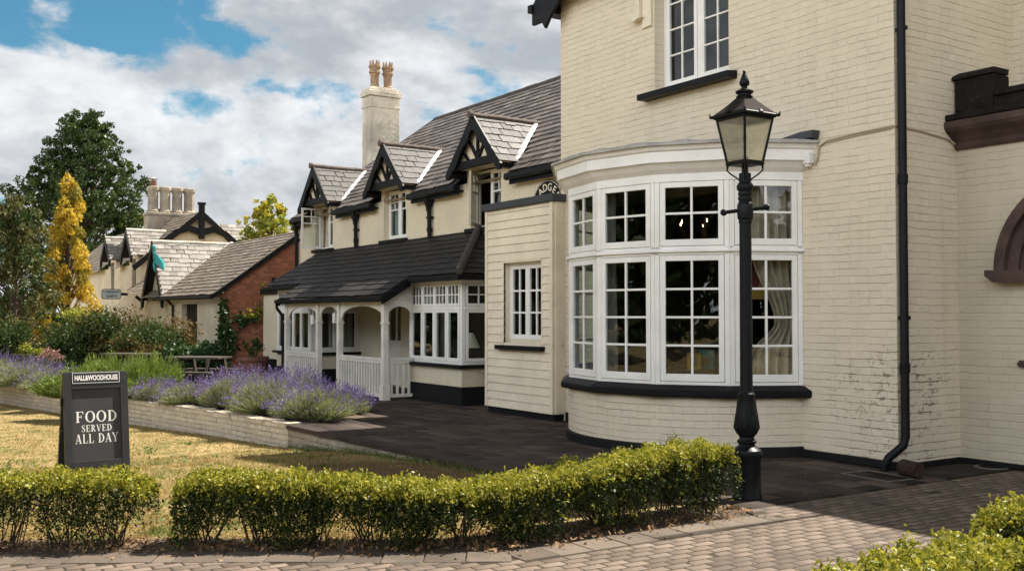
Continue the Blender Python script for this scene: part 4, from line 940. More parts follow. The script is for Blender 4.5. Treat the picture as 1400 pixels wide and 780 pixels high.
mb.tube([(-22.5, VY - .04, EVZ - .1), (-22.5, VY - .03, EVZ - .2), (-22.46, VY + .08, EVZ - .36), (-22.44, VY + .10, EVZ - .5), (-22.44, VY + .10, 0)], .035, 10)
mb.build('gutter', M['black'], vo, bevel=.004)
PXS = (-22.30, -20.45, -19.34, -17.27); PYV = 8.45
for k, x_ in enumerate(PXS):
    mb = MB(); mb.box(x_ - .055, x_ + .055, PYV - .055, PYV + .055, 0, 1.87); mb.box(x_ - .08, x_ + .08, PYV - .08, PYV + .08, 0, .28 if k == 3 else .1); mb.box(x_ - .07, x_ + .07, PYV - .07, PYV + .07, 1.42, 1.46)
    mb.build('post', M['white_dull'], vo, bevel=.006)
def arch_panel(A, B, zs, ztop, rise):
    A, B = Vector(A), Vector(B); D_ = (B - A); L_ = D_.length; D_.normalize(); N_ = Vector((D_.y, -D_.x, 0)); n = 18; mb = MB()
    for k in range(n):
        f0, f1 = k / n, (k + 1) / n
        h = lambda f: zs + rise * math.sqrt(max(0, 1 - (2 * f - 1) ** 2)) ** .9
        mb.prism([A + D_ * L_ * f0 + Vector((0, 0, h(f0))), A + D_ * L_ * f1 + Vector((0, 0, h(f1))), A + D_ * L_ * f1 + Vector((0, 0, ztop)), A + D_ * L_ * f0 + Vector((0, 0, ztop))], N_ * -.035)
    mb.frame_box(A, D_, N_, (0, 0, 1), 0, L_, -.05, .015, ztop - .001, ztop + .06)
    return mb.build('arch_panel', M['white_dull'], vo)
for x0, x1, rs in ((PXS[0], PXS[1], .27), (PXS[1], PXS[2], .27), (PXS[2], PXS[3], .27)): arch_panel((x0 + .055, PYV, 0), (x1 - .055, PYV, 0), 1.50, 1.81, rs)
arch_panel((PXS[3], PYV + .055, 0), (PXS[3], 9.03, 0), 1.50, 1.81, .26)
mb = MB(); mb.prism([(PXS[3] - .02, PYV, 1.875), (PXS[3] - .02, 9.04, 1.875), (PXS[3] - .02, 9.04, 2.28), (PXS[3] - .02, PYV + .02, 1.98)], (.035, 0, 0)); mb.build('gable_board', M['white_dull'], vo)
def balustrade(A, B, n):
    A, B = Vector(A), Vector(B); D_ = B - A; L_ = D_.length; D_.normalize(); N_ = Vector((D_.y, -D_.x, 0)); mb = MB()
    mb.frame_box(A, D_, N_, (0, 0, 1), 0, L_, -.04, .04, .74, .79); mb.frame_box(A, D_, N_, (0, 0, 1), 0, L_, -.025, .025, .68, .739); mb.frame_box(A, D_, N_, (0, 0, 1), 0, L_, -.035, .035, .05, .11)
    for k in range(n): q = L_ * (k + .5) / n; mb.frame_box(A, D_, N_, (0, 0, 1), q - .022, q + .022, -.02, .02, .11, .68)
    return mb.build('balustrade', M['white_dull'], vo, bevel=.003)
balustrade((PXS[0] + .055, PYV, 0), (PXS[1] - .055, PYV, 0), 15); balustrade((PXS[2] + .055, PYV, 0), (PXS[3] - .08, PYV, 0), 16); balustrade((PXS[3], PYV + .08, 0), (PXS[3], 9.02, 0), 4)
mb = MB(); L = Lite((-21.15, CY + .12, 0), (1, 0, 0), (0, -1, 0)); L.bar(mb, 0, .9, -.04, 0, .02, 1.02); L.bar(mb, 0, .12, -.04, 0, 1.02, 2.0); L.bar(mb, .78, .9, -.04, 0, 1.02, 2.0); L.bar(mb, .41, .49, -.04, 0, 1.02, 2.0); L.bar(mb, .12, .78, -.04, 0, 1.9, 2.0); L.bar(mb, .15, .75, 0, .012, .15, .85)
mb.build('door', M['white_dull'], vo, bevel=.003); mb = MB(); L.bar(mb, .12, .78, -.03, -.02, 1.02, 1.9); mb.build('door_glass', M['glass'], vo)
for (u_, v_) in ((428, 437), (458, 435)):
    t_ = (u_ - 700) / F; d_ = 8.62 / (SD + CD * t_); x_ = d_ * (-CD + SD * t_); z_ = height(v_, d_)
    mb = MB(); mb.lathe([(.05, z_ - .10), (.055, z_ - .09), (.055, z_ + .10), (.05, z_ + .11)], (x_, 8.62), 14); mb.tube([(x_, 8.62, z_ + .11), (x_, 8.62, 1.86)], .012, 6)
    mb.build('porch_light', M['white'], vo, smooth=True)

def porch_bay(x0, x1, side, nfront, name):
    """window bay under the veranda roof: wall, sill, front and one return (+1 faces +X)"""
    y = 9.05; mb = MB()
    mb.poly((x0, y, .33), (x1, y, .33), (x1, y, .66), (x0, y, .66)); mb.poly((x1, y, .33), (x1, CY, .33), (x1, CY, .66), (x1, y, .66)); mb.poly((x0, CY, .33), (x0, y, .33), (x0, y, .66), (x0, CY, .66))
    bo_ = mb.build(name, M['roughcast'], cot, fix=False)
    mb = MB(); mb.box(x0 - .02, x1 + .02, y - .02, CY - .002, 0, .331); mb.build('plinth', M['black_matt'], bo_, bevel=.006)
    mb = MB(); mb.box(x0 - .08, x1 + .09, y - .10, CY - .002, .66, .715); mb.build('sill', M['black'], bo_, bevel=.006)
    fr = MB(); z0, zt, z1 = .716, 1.72, 2.215
    faces = [(Lite((x0, y, 0), (1, 0, 0), (0, -1, 0)), x1 - x0, nfront), (Lite((x1, y, 0), (0, 1, 0), (1, 0, 0)), CY - y, 2)]
    for L, ln, n in faces:
        if n == nfront: L.bar(fr, -.0, .07, -.07, 0, z0, z1)
        L.bar(fr, ln - .07, ln, -.07, 0.0, z0, z1); L.bar(fr, .07, ln - .07, -.07, -.004, z0, z0 + .05); L.bar(fr, .07, ln - .07, -.07, -.004, z1 - .06, z1); L.bar(fr, .07, ln - .07, -.07, .012, zt - .03, zt + .03)
        for k in range(1, n): c_ = .07 + (ln - .14) * k / n; L.bar(fr, c_ - .025, c_ + .025, -.07, -.003, z0 + .05, z1 - .06)
    fr.build('window_frame', M['white'], bo_, bevel=.003)
    for L, ln, n in faces:
        for k in range(n):
            a0, a1 = .075 + (ln - .15) * k / n, .075 + (ln - .15) * (k + 1) / n
            L.sash(a0 + .01, a1 - .01, z0 + .052, zt - .032, 1, 1, bo_, off=.01, st=.05)
            L.sash(a0 + .01, a1 - .01, zt + .033, z1 - .062, 3 if n > 2 else 2, 2, bo_, off=.01, st=.04, bw=.022)
    mb = MB(); mb.poly((x0, y, z1), (x1, y, z1), (x1, CY, z1), (x0, CY, z1)); mb.poly((x0, CY - .01, .6), (x1 - .02, CY - .01, .6), (x1 - .02, CY - .01, z1), (x0, CY - .01, z1)); mb.poly((x0 + .02, y + .05, .6), (x0 + .02, CY, .6), (x0 + .02, CY, z1), (x0 + .02, y + .05, z1)); mb.poly((x0, y, .72), (x1, y, .72), (x1, CY, .72), (x0, CY, .72))
    mb.build('interior_wall', M['room'], bo_, fix=False); return bo_
porch_bay(-17.43, -15.44, 1, 4, 'window_bay'); porch_bay(-24.6, -22.4, 1, 4, 'window_bay')
curtain(None, (-22.50, 9.55), (-22.50, 10.2), .75, 2.15, M['curtain_grey'], 4, .03, label='grey curtain behind the side window inside the veranda')
tl = thing('table_lamp', 'white shaded table lamp standing inside the near veranda bay window', 'lamp', (-15.95, 9.52, .72))
mb = MB(); mb.lathe([(.07, .722), (.07, .74), (.03, .76), (.05, .84), (.055, .9), (.02, .97), (.012, 1.02)], (-15.95, 9.52), 14); mb.build('base', M['wood_dark'], tl, smooth=True)
mb = MB(); mb.lathe([(.19, 1.0), (.192, 1.005), (.07, 1.27), (.065, 1.27)], (-15.95, 9.52), 20); mb.build('lamp_shade', m_paint('lamp shade cloth', (.75, .70, .60), .8, .05), tl, smooth=True)

# low link wall at the far end of the cottage
mb = MB(); mb.box(-29.2, -24.62, CY + .02, CY + 2, .33, 2.2); lk = mb.build('link_wall', M['roughcast'], cot); mb = MB(); mb.box(-29.3, -24.63, CY - .06, CY + 2, 2.201, 2.36); mb.build('flat_roof', M['black_matt'], lk); mb = MB(); mb.box(-29.22, -24.63, CY, CY + 2, 0, .329); mb.build('plinth', M['black_matt'], lk)

# tall chimney stack at the end of the cottage
chm = thing('chimney_stack', 'tall rendered chimney stack with two crown topped clay pots', 'chimney', (-26.62, 12.9, 0))
cx, cy, hx, hy = -26.66, 12.9, .26, .47
mb = MB(); mb.box(cx - hx, cx + hx, cy - hy, cy + hy, 0, 7.55); mb.box(cx - hx - .02, cx + hx + .02, cy - hy - .02, cy + hy + .02, 7.551, 7.62)
mb.box(cx - hx - .005, cx + hx + .005, cy - hy - .005, cy + hy + .005, 7.621, 7.86)
mb.prism([(cx - hx - .005, cy - hy - .005, 7.861), (cx + hx + .005, cy - hy - .005, 7.861), (cx + hx + .005, cy + hy + .005, 7.861), (cx - hx - .005, cy + hy + .005, 7.861)], (0, 0, .02))
mb.box(cx - hx - .05, cx + hx + .05, cy - hy - .05, cy + hy + .05, 7.882, 8.02); mb.box(cx - hx - .02, cx + hx + .02, cy - hy - .02, cy + hy + .02, 8.021, 8.09); mb.box(cx - hx + .06, cx + hx - .06, cy - hy + .06, cy + hy - .06, 8.091, 8.16)
mb.build('stack', M['stack'], chm, bevel=.02)
for dy in (-.21, .21):
    mb = MB(); rr = .135
    mb.lathe([(rr * 1.12, 8.1), (rr * 1.1, 8.2), (rr * .86, 8.24), (rr * .92, 8.50), (rr * 1.0, 8.56), (rr * 1.22, 8.58), (rr * 1.22, 8.63), (rr * 1.02, 8.65), (rr * 1.12, 8.72), (rr * 1.3, 8.75), (rr * 1.3, 8.80), (rr * 1.08, 8.81), (rr * .8, 8.78)], (cx, cy + dy), 20)
    for k in range(8): a_ = 2 * math.pi * k / 8; mb.prism([(cx + rr * 1.12 * math.cos(a_ + s_), cy + dy + rr * 1.12 * math.sin(a_ + s_), z_) for s_, z_ in ((-.26, 8.80), (.26, 8.80), (0.08, 8.94), (-0.08, 8.94))], (-.03 * math.cos(a_), -.03 * math.sin(a_), 0))
    mb.build('chimney_pot', M['terracotta'], chm)
# ------------------------------------------------------------------ brick outbuilding and the far cottage
out = thing('brick_outbuilding', 'low outbuilding with red brick end wall and brown stone slate roof', 'outbuilding', (-30.3, 9.35, 0))
mb = MB(); mb.poly((-30.3, 9.35, 0), (-30.3, 14.4, 0), (-30.3, 14.4, 2.25), (-30.3, 11.9, 4.14), (-30.3, 9.35, 2.25)); mb.build('brick_wall', M['red_brick'], out, fix=False)
mb = MB(); wall_holes(mb, 'x', 9.35, 9.6, -39.5, -30.301, 0, 2.26, [(-34.4, -32.6, 0, 1.95)], back=False); mb.build('front_wall', M['far_render'], out)
mb = MB(); mb.box(-34.4, -32.6, 9.52, 9.56, 0, 1.95); [mb.box(-34.4 + .3 * k, -34.38 + .3 * k, 9.51, 9.52, 0, 1.95) for k in range(1, 6)]; mb.build('door', M['black_matt'], out)
pl = math.hypot(2.8, 2.02); mb = MB(); slates(mb, (-39, 9.10, 2.20), (1, 0, 0), (0, 2.8 / pl, 2.02 / pl), [(0, 0), (8.9, 0), (8.9, pl), (0, pl)], .30, .21, .014, None, 1.8)
o_ = mb.build('roof', M['slate_brown'], out, fix=False)
mb = MB(); mb.poly((-39, 9.1, 2.19), (-30.15, 9.1, 2.19), (-30.15, 11.9, 4.21), (-39, 11.9, 4.21)); mb.poly((-39, 11.9, 4.21), (-30.15, 11.9, 4.21), (-30.15, 14.7, 2.2), (-39, 14.7, 2.2)); mb.build('roof_deck', M['slate_dark'], o_, fix=False)
mb = MB(); mb.prism([(-30.2, 9.06, 2.04), (-30.2, 9.06, 2.20), (-30.2, 11.9, 4.22), (-30.2, 14.7, 2.2), (-30.2, 14.7, 2.04), (-30.2, 11.9, 4.06)], (.05, 0, 0)); mb.tube([(-37, 9.05, 2.14), (-30.2, 9.05, 2.12)], .05, 8); mb.tube([(-35.2, 9.08, 2.1), (-35.2, 9.27, 1.9), (-35.2, 9.28, 0)], .045, 8); mb.build('gutter', M['black_matt'], o_)
mb = MB(); mb.tube([(-30.22, 11.0, 0), (-30.22, 11.0, 2.75)], .06, 10); mb.build('downpipe', M['black_matt'], out); mb = MB(); mb.box(-30.28, -30.1, 11.1, 12.6, 2.2, 2.4); mb.build('lintel', M['black_matt'], out)

far = thing('far_cottage', 'distant pale cottage with silvery slate gables, dormers and four tall chimney shafts', 'cottage', (-44, 10.3, 0))
mb = MB(); wall_holes(mb, 'x', 10.3, 10.55, -62, -44, 0, 3.75, [(-45.75, -45.0, 2.75, 3.75), (-49.9, -49.2, 2.75, 3.75)], back=False)
mb.poly((-44, 10.3, 0), (-44, 15.1, 0), (-44, 15.1, 3.7), (-44, 12.7, 5.95), (-44, 10.3, 3.75)); mb.poly((-44, 9.9, 0), (-38.8, 9.9, 0), (-38.8, 9.9, 2.6), (-44, 9.9, 2.6)); mb.poly((-44, 10.3, 0), (-44, 9.9, 0), (-44, 9.9, 2.6), (-44, 10.3, 2.6))
for c in (-45.35, -49.55): mb.prism([(c - .8, 10.28, 3.751), (c - .36, 10.28, 3.751), (c - .36, 10.28, 4.0), (c + .36, 10.28, 4.0), (c + .36, 10.28, 3.751), (c + .8, 10.28, 3.751), (c + .8, 10.28, 4.3), (c, 10.28, 5.15), (c - .8, 10.28, 4.3)], (0, .3, 0))
mb.prism([(-38.75, 9.45, 0), (-36.45, 9.45, 0), (-36.45, 9.45, 2.45), (-37.6, 9.45, 4.05), (-38.75, 9.45, 2.45)], (0, 3, 0)); mb.build('wall', M['far_render'], far)
for x0, x1 in ((-45.75, -45.0), (-49.9, -49.2)): mb = MB(); mb.box(x0, x1, 10.45, 10.5, 2.75, 4.0); mb.build('window', M['room'], far)
mb = MB(); mb.prism([(-37.0, 9.44, 1.0), (-36.8, 9.44, 1.0), (-36.8, 9.44, 1.4), (-36.9, 9.44, 1.5), (-37.0, 9.44, 1.4)], (0, .008, 0)); mb.build('window', M['room'], far)
def gable_roof(c, y0, y1, hw, ez, pz, w_, e_, mt, y_eave_end=None, jit=1.6):
    mb = MB(); vl = math.hypot(hw, pz - ez); ye = (y_eave_end if y_eave_end is not None else y1) - y0
    for sx in (-1, 1): slates(mb, (c + sx * hw, y0, ez), (0, 1, 0), (-sx * hw, 0, pz - ez), [(0, 0), (ye, 0), (y1 - y0, vl), (0, vl)], w_, e_, .012, None, jit)
    o = mb.build('gable_roof', mt, far, fix=False); mb = MB()
    for sx in (-1, 1): mb.poly((c + sx * hw, y0, ez - .02), (c, y0, pz - .02), (c, y1, pz - .02), (c + sx * hw, y0 + ye, ez - .02))
    mb.build('roof_deck', M['slate_dark'], o, fix=False)
    mb = MB(); ridge_roll(mb, (c, y0, pz + .04), (c, y1, pz + .04), .07); mb.build('ridge', M['stack'], o)
    mb = MB()
    for sx in (-1, 1): mb.prism([(c, y0 - .03, pz + .03), (c + sx * (hw + .05), y0 - .03, ez - .02), (c + sx * (hw + .02), y0 - .03, ez - .32), (c + sx * (hw - .12), y0 - .03, ez - .24), (c + sx * (hw - .25), y0 - .03, ez + .02), (c, y0 - .03, pz - .28)], (0, .08, 0))
    mb.build('bargeboard', M['black_matt'], o); return o
for c, pz in ((-45.35, 5.22), (-49.55, 5.15)): gable_roof(c, 9.95, 11.6, .98, 4.1, pz, .26, .20, M['slate_far'], 10.5)
g_ = gable_roof(-37.6, 9.15, 13.5, 1.45, 2.15, 4.22, .27, .20, M['slate_far'])
mb = MB(); mb.prism([(-36.12, 9.4, 2.18), (-36.05, 9.2, 2.18), (-37.45, 11.95, 4.28), (-37.6, 12.1, 4.28)], (0, 0, .05)); mb.build('valley_flashing', M['mortar_white'], g_)
pm = math.hypot(2.75, 2.42); mb = MB(); slates(mb, (-62, 9.95, 3.62), (1, 0, 0), (0, 2.75 / pm, 2.42 / pm), [(0, 0), (18.2, 0), (18.2, pm), (0, pm)], .36, .27, .013, lambda u, v: all(3.62 + v * 2.42 / pm > 5.15 - abs(u - 62 - c) * .95 for c in (-45.35, -49.55)), 1.5)
o_ = mb.build('roof', M['slate_brown'], far, fix=False)
mb = MB(); slates(mb, (-44.2, 9.75, 2.6), (1, 0, 0), (0, .8, .5), [(0, 0), (5.4, 0), (5.4, .9), (0, .9)], .30, .22, .013); mb.build('lean_roof', M['slate_brown'], far, fix=False)
mb = MB(); slates(mb, (-41.7, 9.2, 2.38), (1, 0, 0), (0, .8, .4), [(0, 0), (2.6, 0), (2.6, .7), (0, .7)], .30, .22, .013); mb.build('lean_roof', M['slate_brown'], far, fix=False)
mb = MB(); mb.poly((-62, 10.6, 4.19), (-43.8, 10.6, 4.19), (-43.8, 12.7, 6.02), (-62, 12.7, 6.02)); mb.poly((-62, 12.7, 6.02), (-43.8, 12.7, 6.02), (-43.8, 15.4, 3.6), (-62, 15.4, 3.6)); mb.build('roof_deck', M['slate_dark'], o_, fix=False)
mb = MB()                                                                # barge boards, braces and king post of the near gable end
for sy in (-1, 1):
    mb.prism([(-43.78, 12.7, 6.10), (-43.78, 12.7 + sy * 2.85, 3.62), (-43.78, 12.7 + sy * 2.75, 3.42), (-43.78, 12.7, 5.84)], (.07, 0, 0))
    mb.prism([(-43.79, 12.7 + sy * .1, 5.0), (-43.79, 12.7 + sy * .55, 5.15), (-43.79, 12.7 + sy * 1.0, 5.0), (-43.79, 12.7 + sy * 1.75, 4.42), (-43.79, 12.7 + sy * 1.95, 4.5), (-43.79, 12.7 + sy * 1.1, 5.22), (-43.79, 12.7 + sy * .5, 5.42), (-43.79, 12.7 + sy * .1, 5.3)], (.05, 0, 0))
mb.box(-43.82, -43.69, 12.58, 12.82, 4.85, 6.32); mb.box(-43.84, -43.67, 12.54, 12.86, 6.32, 6.42); mb.build('bargeboard', M['black_matt'], o_)
pw_ = math.hypot(2.8, 2.3); mb = MB(); slates(mb, (-45.2, 13, 3.6), (0, 1, 0), (-2.8, 0, 2.3), [(0, 0), (11, 0), (11, pw_), (0, pw_)], .36, .28, .013, None, 1.5); slates(mb, (-50.8, 13, 3.6), (0, 1, 0), (2.8, 0, 2.3), [(0, 0), (11, 0), (11, pw_), (0, pw_)], .36, .28, .013); mb.build('rear_roof', M['slate_far'], far, fix=False)
mb = MB(); mb.box(-45.5, -45.3, 13, 24, 0, 3.6); mb.build('rear_wall', M['far_render'], far)
M['far_stack'] = m_rough('aged far chimney render', (.40, .345, .27), 8, .9, .5, grime=(.16, .12, .08))
kx, ky = -48.9, 12.75
mb = MB(); mb.box(kx - .4, kx + .4, ky - 1.15, ky + 1.15, 5.0, 6.22); mb.box(kx - .45, kx + .45, ky - 1.2, ky + 1.2, 6.221, 6.36); st = mb.build('chimney_stack', M['far_stack'], far, bevel=.03)
for k in range(4):
    cy_ = ky - .83 + .555 * k; mb = MB()
    mb.lathe([(.30, 6.361), (.30, 6.46), (.24, 6.52), (.225, 7.30), (.25, 7.36), (.29, 7.44), (.29, 7.56), (.25, 7.60)], (kx, cy_), 8, R(22)); mb.build('chimney_shaft', M['far_stack'], far)
mb = MB(); mb.lathe([(.17, 7.6), (.16, 7.85), (.13, 7.87)], (kx, ky - .83), 12); mb.build('chimney_pot', M['terracotta_red'], far); mb = MB(); mb.lathe([(.2, 7.93), (.22, 7.95), (.05, 8.03)], (kx, ky - .83), 12); mb.tube([(kx, ky - .83, 7.8), (kx, ky - .83, 7.99)], .03, 6); mb.build('chimney_cowl', M['lead'], far)
mb = MB(); mb.tube([(-40.2, 9.2, 2.3), (-40.2, 9.5, 2.05), (-40.2, 9.8, 1.9), (-40.2, 9.8, 0)], .06, 8); mb.build('downpipe', M['black_matt'], far)
gs = thing('hanging_sign', 'pale blue OVERNIGHT GUESTS sign projecting from the far cottage wall', 'sign', (-46.5, 9.62, 2.5))
def rrect(y0, y1, z0, z1, r, x): return [(x, y_ + r * math.cos(a_), z_ + r * math.sin(a_)) for (y_, z_, s_) in ((y1 - r, z1 - r, 0), (y0 + r, z1 - r, 90), (y0 + r, z0 + r, 180), (y1 - r, z0 + r, 270)) for a_ in (R(s_), R(s_ + 30), R(s_ + 60), R(s_ + 90))]
mb = MB(); mb.prism(rrect(9.22, 10.02, 2.28, 2.72, .1, -46.53), (.05, 0, 0)); mb.build('frame', M['black_matt'], gs)
mb = MB(); mb.prism(rrect(9.245, 9.995, 2.305, 2.695, .08, -46.478), (.004, 0, 0)); mb.build('panel', m_paint('pale blue sign paint', (.50, .58, .60), .6, .08), gs)
mb = MB(); mb.box(-46.54, -46.47, 10.02, 10.3, 2.44, 2.56); mb.build('bracket', M['black_matt'], gs)
navy = m_paint('navy letter paint', (.03, .06, .10), .6, .05)
MX = Matrix.Rotation(R(90), 4, 'Z') @ Matrix.Rotation(R(90), 4, 'X')
text_mesh('lettering', 'OVERNIGHT', .15, navy, Matrix.Translation((.031, 0, .085)) @ MX, gs, weight=.004, sx=.80); text_mesh('lettering', 'GUESTS', .15, navy, Matrix.Translation((.031, 0, -.095)) @ MX, gs, weight=.004, sx=.85)
# teal cloth caught on the gable
mb = MB(); n = 12; Vs = []
for k in range(n + 1):
    for j in range(5):
        f, g = k / n, j / 4; wd_ = .50 * (1 - .25 * f) * (0.45 + .75 * math.sin(min(1, f * 1.4) * 1.4))
        Vs.append((-37.2 + .06 * math.sin(g * 7 + f * 4) + .25 * f + g * wd_ * .35, 9.02 + .08 * math.sin(f * 6 + g * 5) + g * wd_ * .55 + .12 * f, 4.05 - .95 * f - .16 * g + .05 * math.sin(g * 6)))
mb.v = Vs; mb.f = [(k * 5 + j, k * 5 + j + 1, k * 5 + j + 6, k * 5 + j + 5) for k in range(n) for j in range(4)]
fl = mb.build('flag', m_paint('teal cloth', (.05, .33, .33), .9, .2), None, smooth=True, fix=False); fl.modifiers.new('thickness', 'SOLIDIFY').thickness = .01; tag(fl, 'teal flag hanging from the peak of the far white slate gable', 'flag')

# ------------------------------------------------------------------ street lamp
lx, ly = -6.33, 6.59
lamp = thing('street_lamp', 'black cast iron street lamp with a four sided glass lantern beside the hedge end', 'street lamp', (lx, ly, 0)); c2 = (lx, ly)
mb = MB(); mb.lathe([(.128, 0), (.128, .03), (.122, .045), (.122, .36), (.13, .375), (.132, .40), (.125, .425), (.10, .445), (.075, .46), (.068, .475), (.083, .49), (.083, .505), (.066, .52), (.062, .535), (.075, .555), (.098, .59), (.105, .62), (.102, .66), (.088, .74), (.077, .82), (.07, .88), (.074, .893), (.074, .91), (.062, .925)], c2, 32)
for k in range(8):                                                     # leaf relief on the swelling
    a_ = 2 * math.pi * k / 8; q = lambda r, z, da=0: (lx + r * math.cos(a_ + da), ly + r * math.sin(a_ + da), z)
    mb.tube([q(.078, .56), q(.102, .62), q(.092, .70, .06), q(.078, .79, -.04), q(.076, .86, .05)], [.006, .012, .010, .009, .004], 6); mb.tube([q(.100, .62, .2), q(.100, .68, .34), q(.09, .73, .25)], [.009, .010, .005], 6); mb.tube([q(.100, .62, -.2), q(.100, .68, -.34), q(.09, .73, -.25)], [.009, .010, .005], 6)
mb.build('base', M['iron'], lamp, smooth=True)
mb = MB(); mb.lathe([(.06, .92), (.055, 1.0), (.052, 2.40), (.058, 2.405), (.058, 2.43), (.054, 2.435)], c2, 24); mb.build('post', M['iron'], lamp, smooth=True)
mb = MB(); mb.lathe([(.054, 2.43), (.066, 2.44), (.07, 2.48), (.07, 2.56), (.062, 2.58), (.056, 2.585), (.056, 2.60), (.062, 2.61), (.062, 2.63), (.055, 2.64), (.062, 2.65), (.062, 2.67), (.056, 2.68), (.072, 2.70), (.074, 2.73), (.06, 2.755), (.052, 2.76), (.052, 2.84), (.02, 2.845)], c2, 24); mb.build('collar', M['iron'], lamp, smooth=True)
bd = Vector((.62, .78, 0)).normalized(); C3 = Vector((lx, ly, 2.52)); mb = MB()
mb.tube([C3 - bd * .17 - Vector((0, 0, .02)), C3, C3 + bd * .17 + Vector((0, 0, .02))], .017, 10)
for s_ in (-1, 1): e = C3 + bd * .185 * s_ + Vector((0, 0, .022 * s_)); mb.tube([e - bd * .03, e - bd * .02, e, e + bd * .02, e + bd * .027], [.012, .026, .031, .024, .008], 12)
mb.build('ladder_bar', M['iron'], lamp, smooth=True)
mb = MB(); mb.tube([(lx, ly, 2.84), (lx, ly, 2.95)], [.03, .024], 10)
for k in range(4):
    a_ = R(-46 + 90 * k + 45) if False else R(-46 + 90 * k); q = lambda r, z: (lx + r * math.cos(a_), ly + r * math.sin(a_), z)
    mb.tube([q(.04, 2.76), q(.055, 2.79), q(.12, 2.835), q(.155, 2.87), q(.15, 2.905), q(.11, 2.925)], .007, 6)
mb.build('frog_bracket', M['iron'], lamp, smooth=True)
dq = lambda r, k, z: Vector((lx + r * math.cos(R(-46 + 90 * k)), ly + r * math.sin(R(-46 + 90 * k)), z))
zb, zt, rb, rt = 2.935, 3.315, .150, .240
mb = MB()
for k in range(4): mb.tube([dq(rb, k, zb - .01), dq(rt, k, zt + .01)], .0115, 8)
for k in range(4):
    for r_, z_, w_ in ((rb, zb, .013), (rt, zt, .013)): mb.tube([dq(r_, k, z_), dq(r_, k + 1, z_)], w_, 8)
mb.lathe([(rb + .012, zb - .025), (rb + .02, zb - .012), (rb + .012, zb)], c2, 4, R(-46))
for k in range(4): p = dq(rb, k, zb - .03); mb.tube([p, p - Vector((0, 0, .03))], [.012, .005], 6)
mb.lathe([(rt + .02, zt + .006), (rt + .042, zt + .018), (rt + .045, zt + .035), (rt + .03, zt + .045)], c2, 4, R(-46))
for k in range(4):
    p = dq(rt + .045, k, zt + .03); o3 = (p - Vector((lx, ly, p.z))).normalized(); mb.tube([p - o3 * .03, p + o3 * .012, p + o3 * .02 + Vector((0, 0, .03))], [.018, .016, .004], 8)
    m_ = (dq(rt + .03, k, zt + .04) + dq(rt + .03, k + 1, zt + .04)) / 2; mb.tube([m_, m_ + Vector((0, 0, .025))], [.03, .006], 8)
mb.build('lantern_frame', M['iron'], lamp)
m_, t_n, b_n = mat('dusty lantern glass'); tr = t_n.add('BsdfTransparent', {'Color': (.75, .74, .66, 1)}); df = t_n.add('BsdfTranslucent', {'Color': (.62, .60, .50, 1)}); dd = t_n.add('BsdfDiffuse', {'Color': (.50, .48, .40, 1)})
nz = t_n.noise(objc(t_n), 9, 5).outputs[0]; a1 = t_n.add('MixShader', {0: .45, 1: df.outputs[0], 2: dd.outputs[0]}); a2 = t_n.add('MixShader', {0: t_n.step(nz, .3, .75, .62, .40), 1: a1.outputs[0], 2: tr.outputs[0]}); gl_ = t_n.add('BsdfGlossy', {'Roughness': .12}); fr_ = t_n.math('ADD', t_n.math('MULTIPLY', t_n.math('POWER', t_n.add('LayerWeight', {'Blend': .5}).outputs['Facing'], 5.0), .6), .03)
t_n.l.new(t_n.add('MixShader', {0: fr_, 1: a2.outputs[0], 2: gl_.outputs[0]}).outputs[0], t_n.n['Material Output'].inputs[0]); M['lamp_glass'] = m_
for k in range(4): mb = MB(); mb.poly(dq(rb, k, zb), dq(rb, k + 1, zb), dq(rt, k + 1, zt), dq(rt, k, zt)); g_ = mb.build('glass_pane', m_, lamp)
mb = MB(); mb.lathe([(.03, zb), (.03, zb + .05), (.012, zb + .06), (.012, zb + .2), (.02, zb + .23), (.006, zb + .26)], c2, 10); mb.build('burner', M['brass'], lamp)
mb = MB(); mb.lathe([(rt + .035, zt + .045), (.215, zt + .085), (.16, zt + .125), (.115, zt + .16), (.085, zt + .185), (.07, zt + .195)], c2, 4, R(-46))
M['rust_iron'] = m_paint('rust tinged iron', (.020, .015, .013), .85, .4, 7, grime=(.045, .026, .018), bmp=.3, spec=.12); mb.build('lantern_roof', M['rust_iron'], lamp, bevel=.004)
mb = MB(); z0 = zt + .19; mb.lathe([(.07, z0), (.075, z0 + .012), (.06, z0 + .022), (.06, z0 + .034), (.078, z0 + .045), (.08, z0 + .06), (.05, z0 + .075), (.028, z0 + .085), (.024, z0 + .10), (.04, z0 + .115), (.046, z0 + .135), (.036, z0 + .165), (.024, z0 + .195), (.012, z0 + .222), (.016, z0 + .232), (.01, z0 + .245), (.002, z0 + .25)], c2, 20); mb.build('finial', M['iron'], lamp, smooth=True)

# ------------------------------------------------------------------ A-frame board
sp = ground_xy(131, 11.9); sgz = float(gz(sp[0]))
ab = thing('a_frame_sign', 'black A-frame board reading FOOD SERVED ALL DAY standing on the dry lawn', 'sign', (sp[0], sp[1], sgz), R(93))
TL = R(9); CT, ST = math.cos(TL), math.sin(TL)
class Pan:      # leaning panel: a across, b up the panel, c out of it
    def __init__(s, sgn): s.O = (0, sgn * -.19, 0); s.X = (1, 0, 0); s.Y = (0, sgn * ST, CT); s.N = (0, sgn * -CT, ST)
    def bar(s, mb, a0, a1, b0, b1, c0, c1): mb.frame_box(s.O, s.X, s.Y, s.N, a0, a1, b0, b1, c0, c1)
    def pt(s, a, b, c): return tuple(Vector(s.O) + Vector(s.X) * a + Vector(s.Y) * b + Vector(s.N) * c)
M['sign_black'] = m_paint('sign board black', (.020, .021, .023), .5, .2, 8, grime=(.05, .048, .045)); M['sign_panel'] = m_paint('sign panel charcoal', (.036, .036, .040), .6, .12)
Hh_ = 1.17; W2 = .355
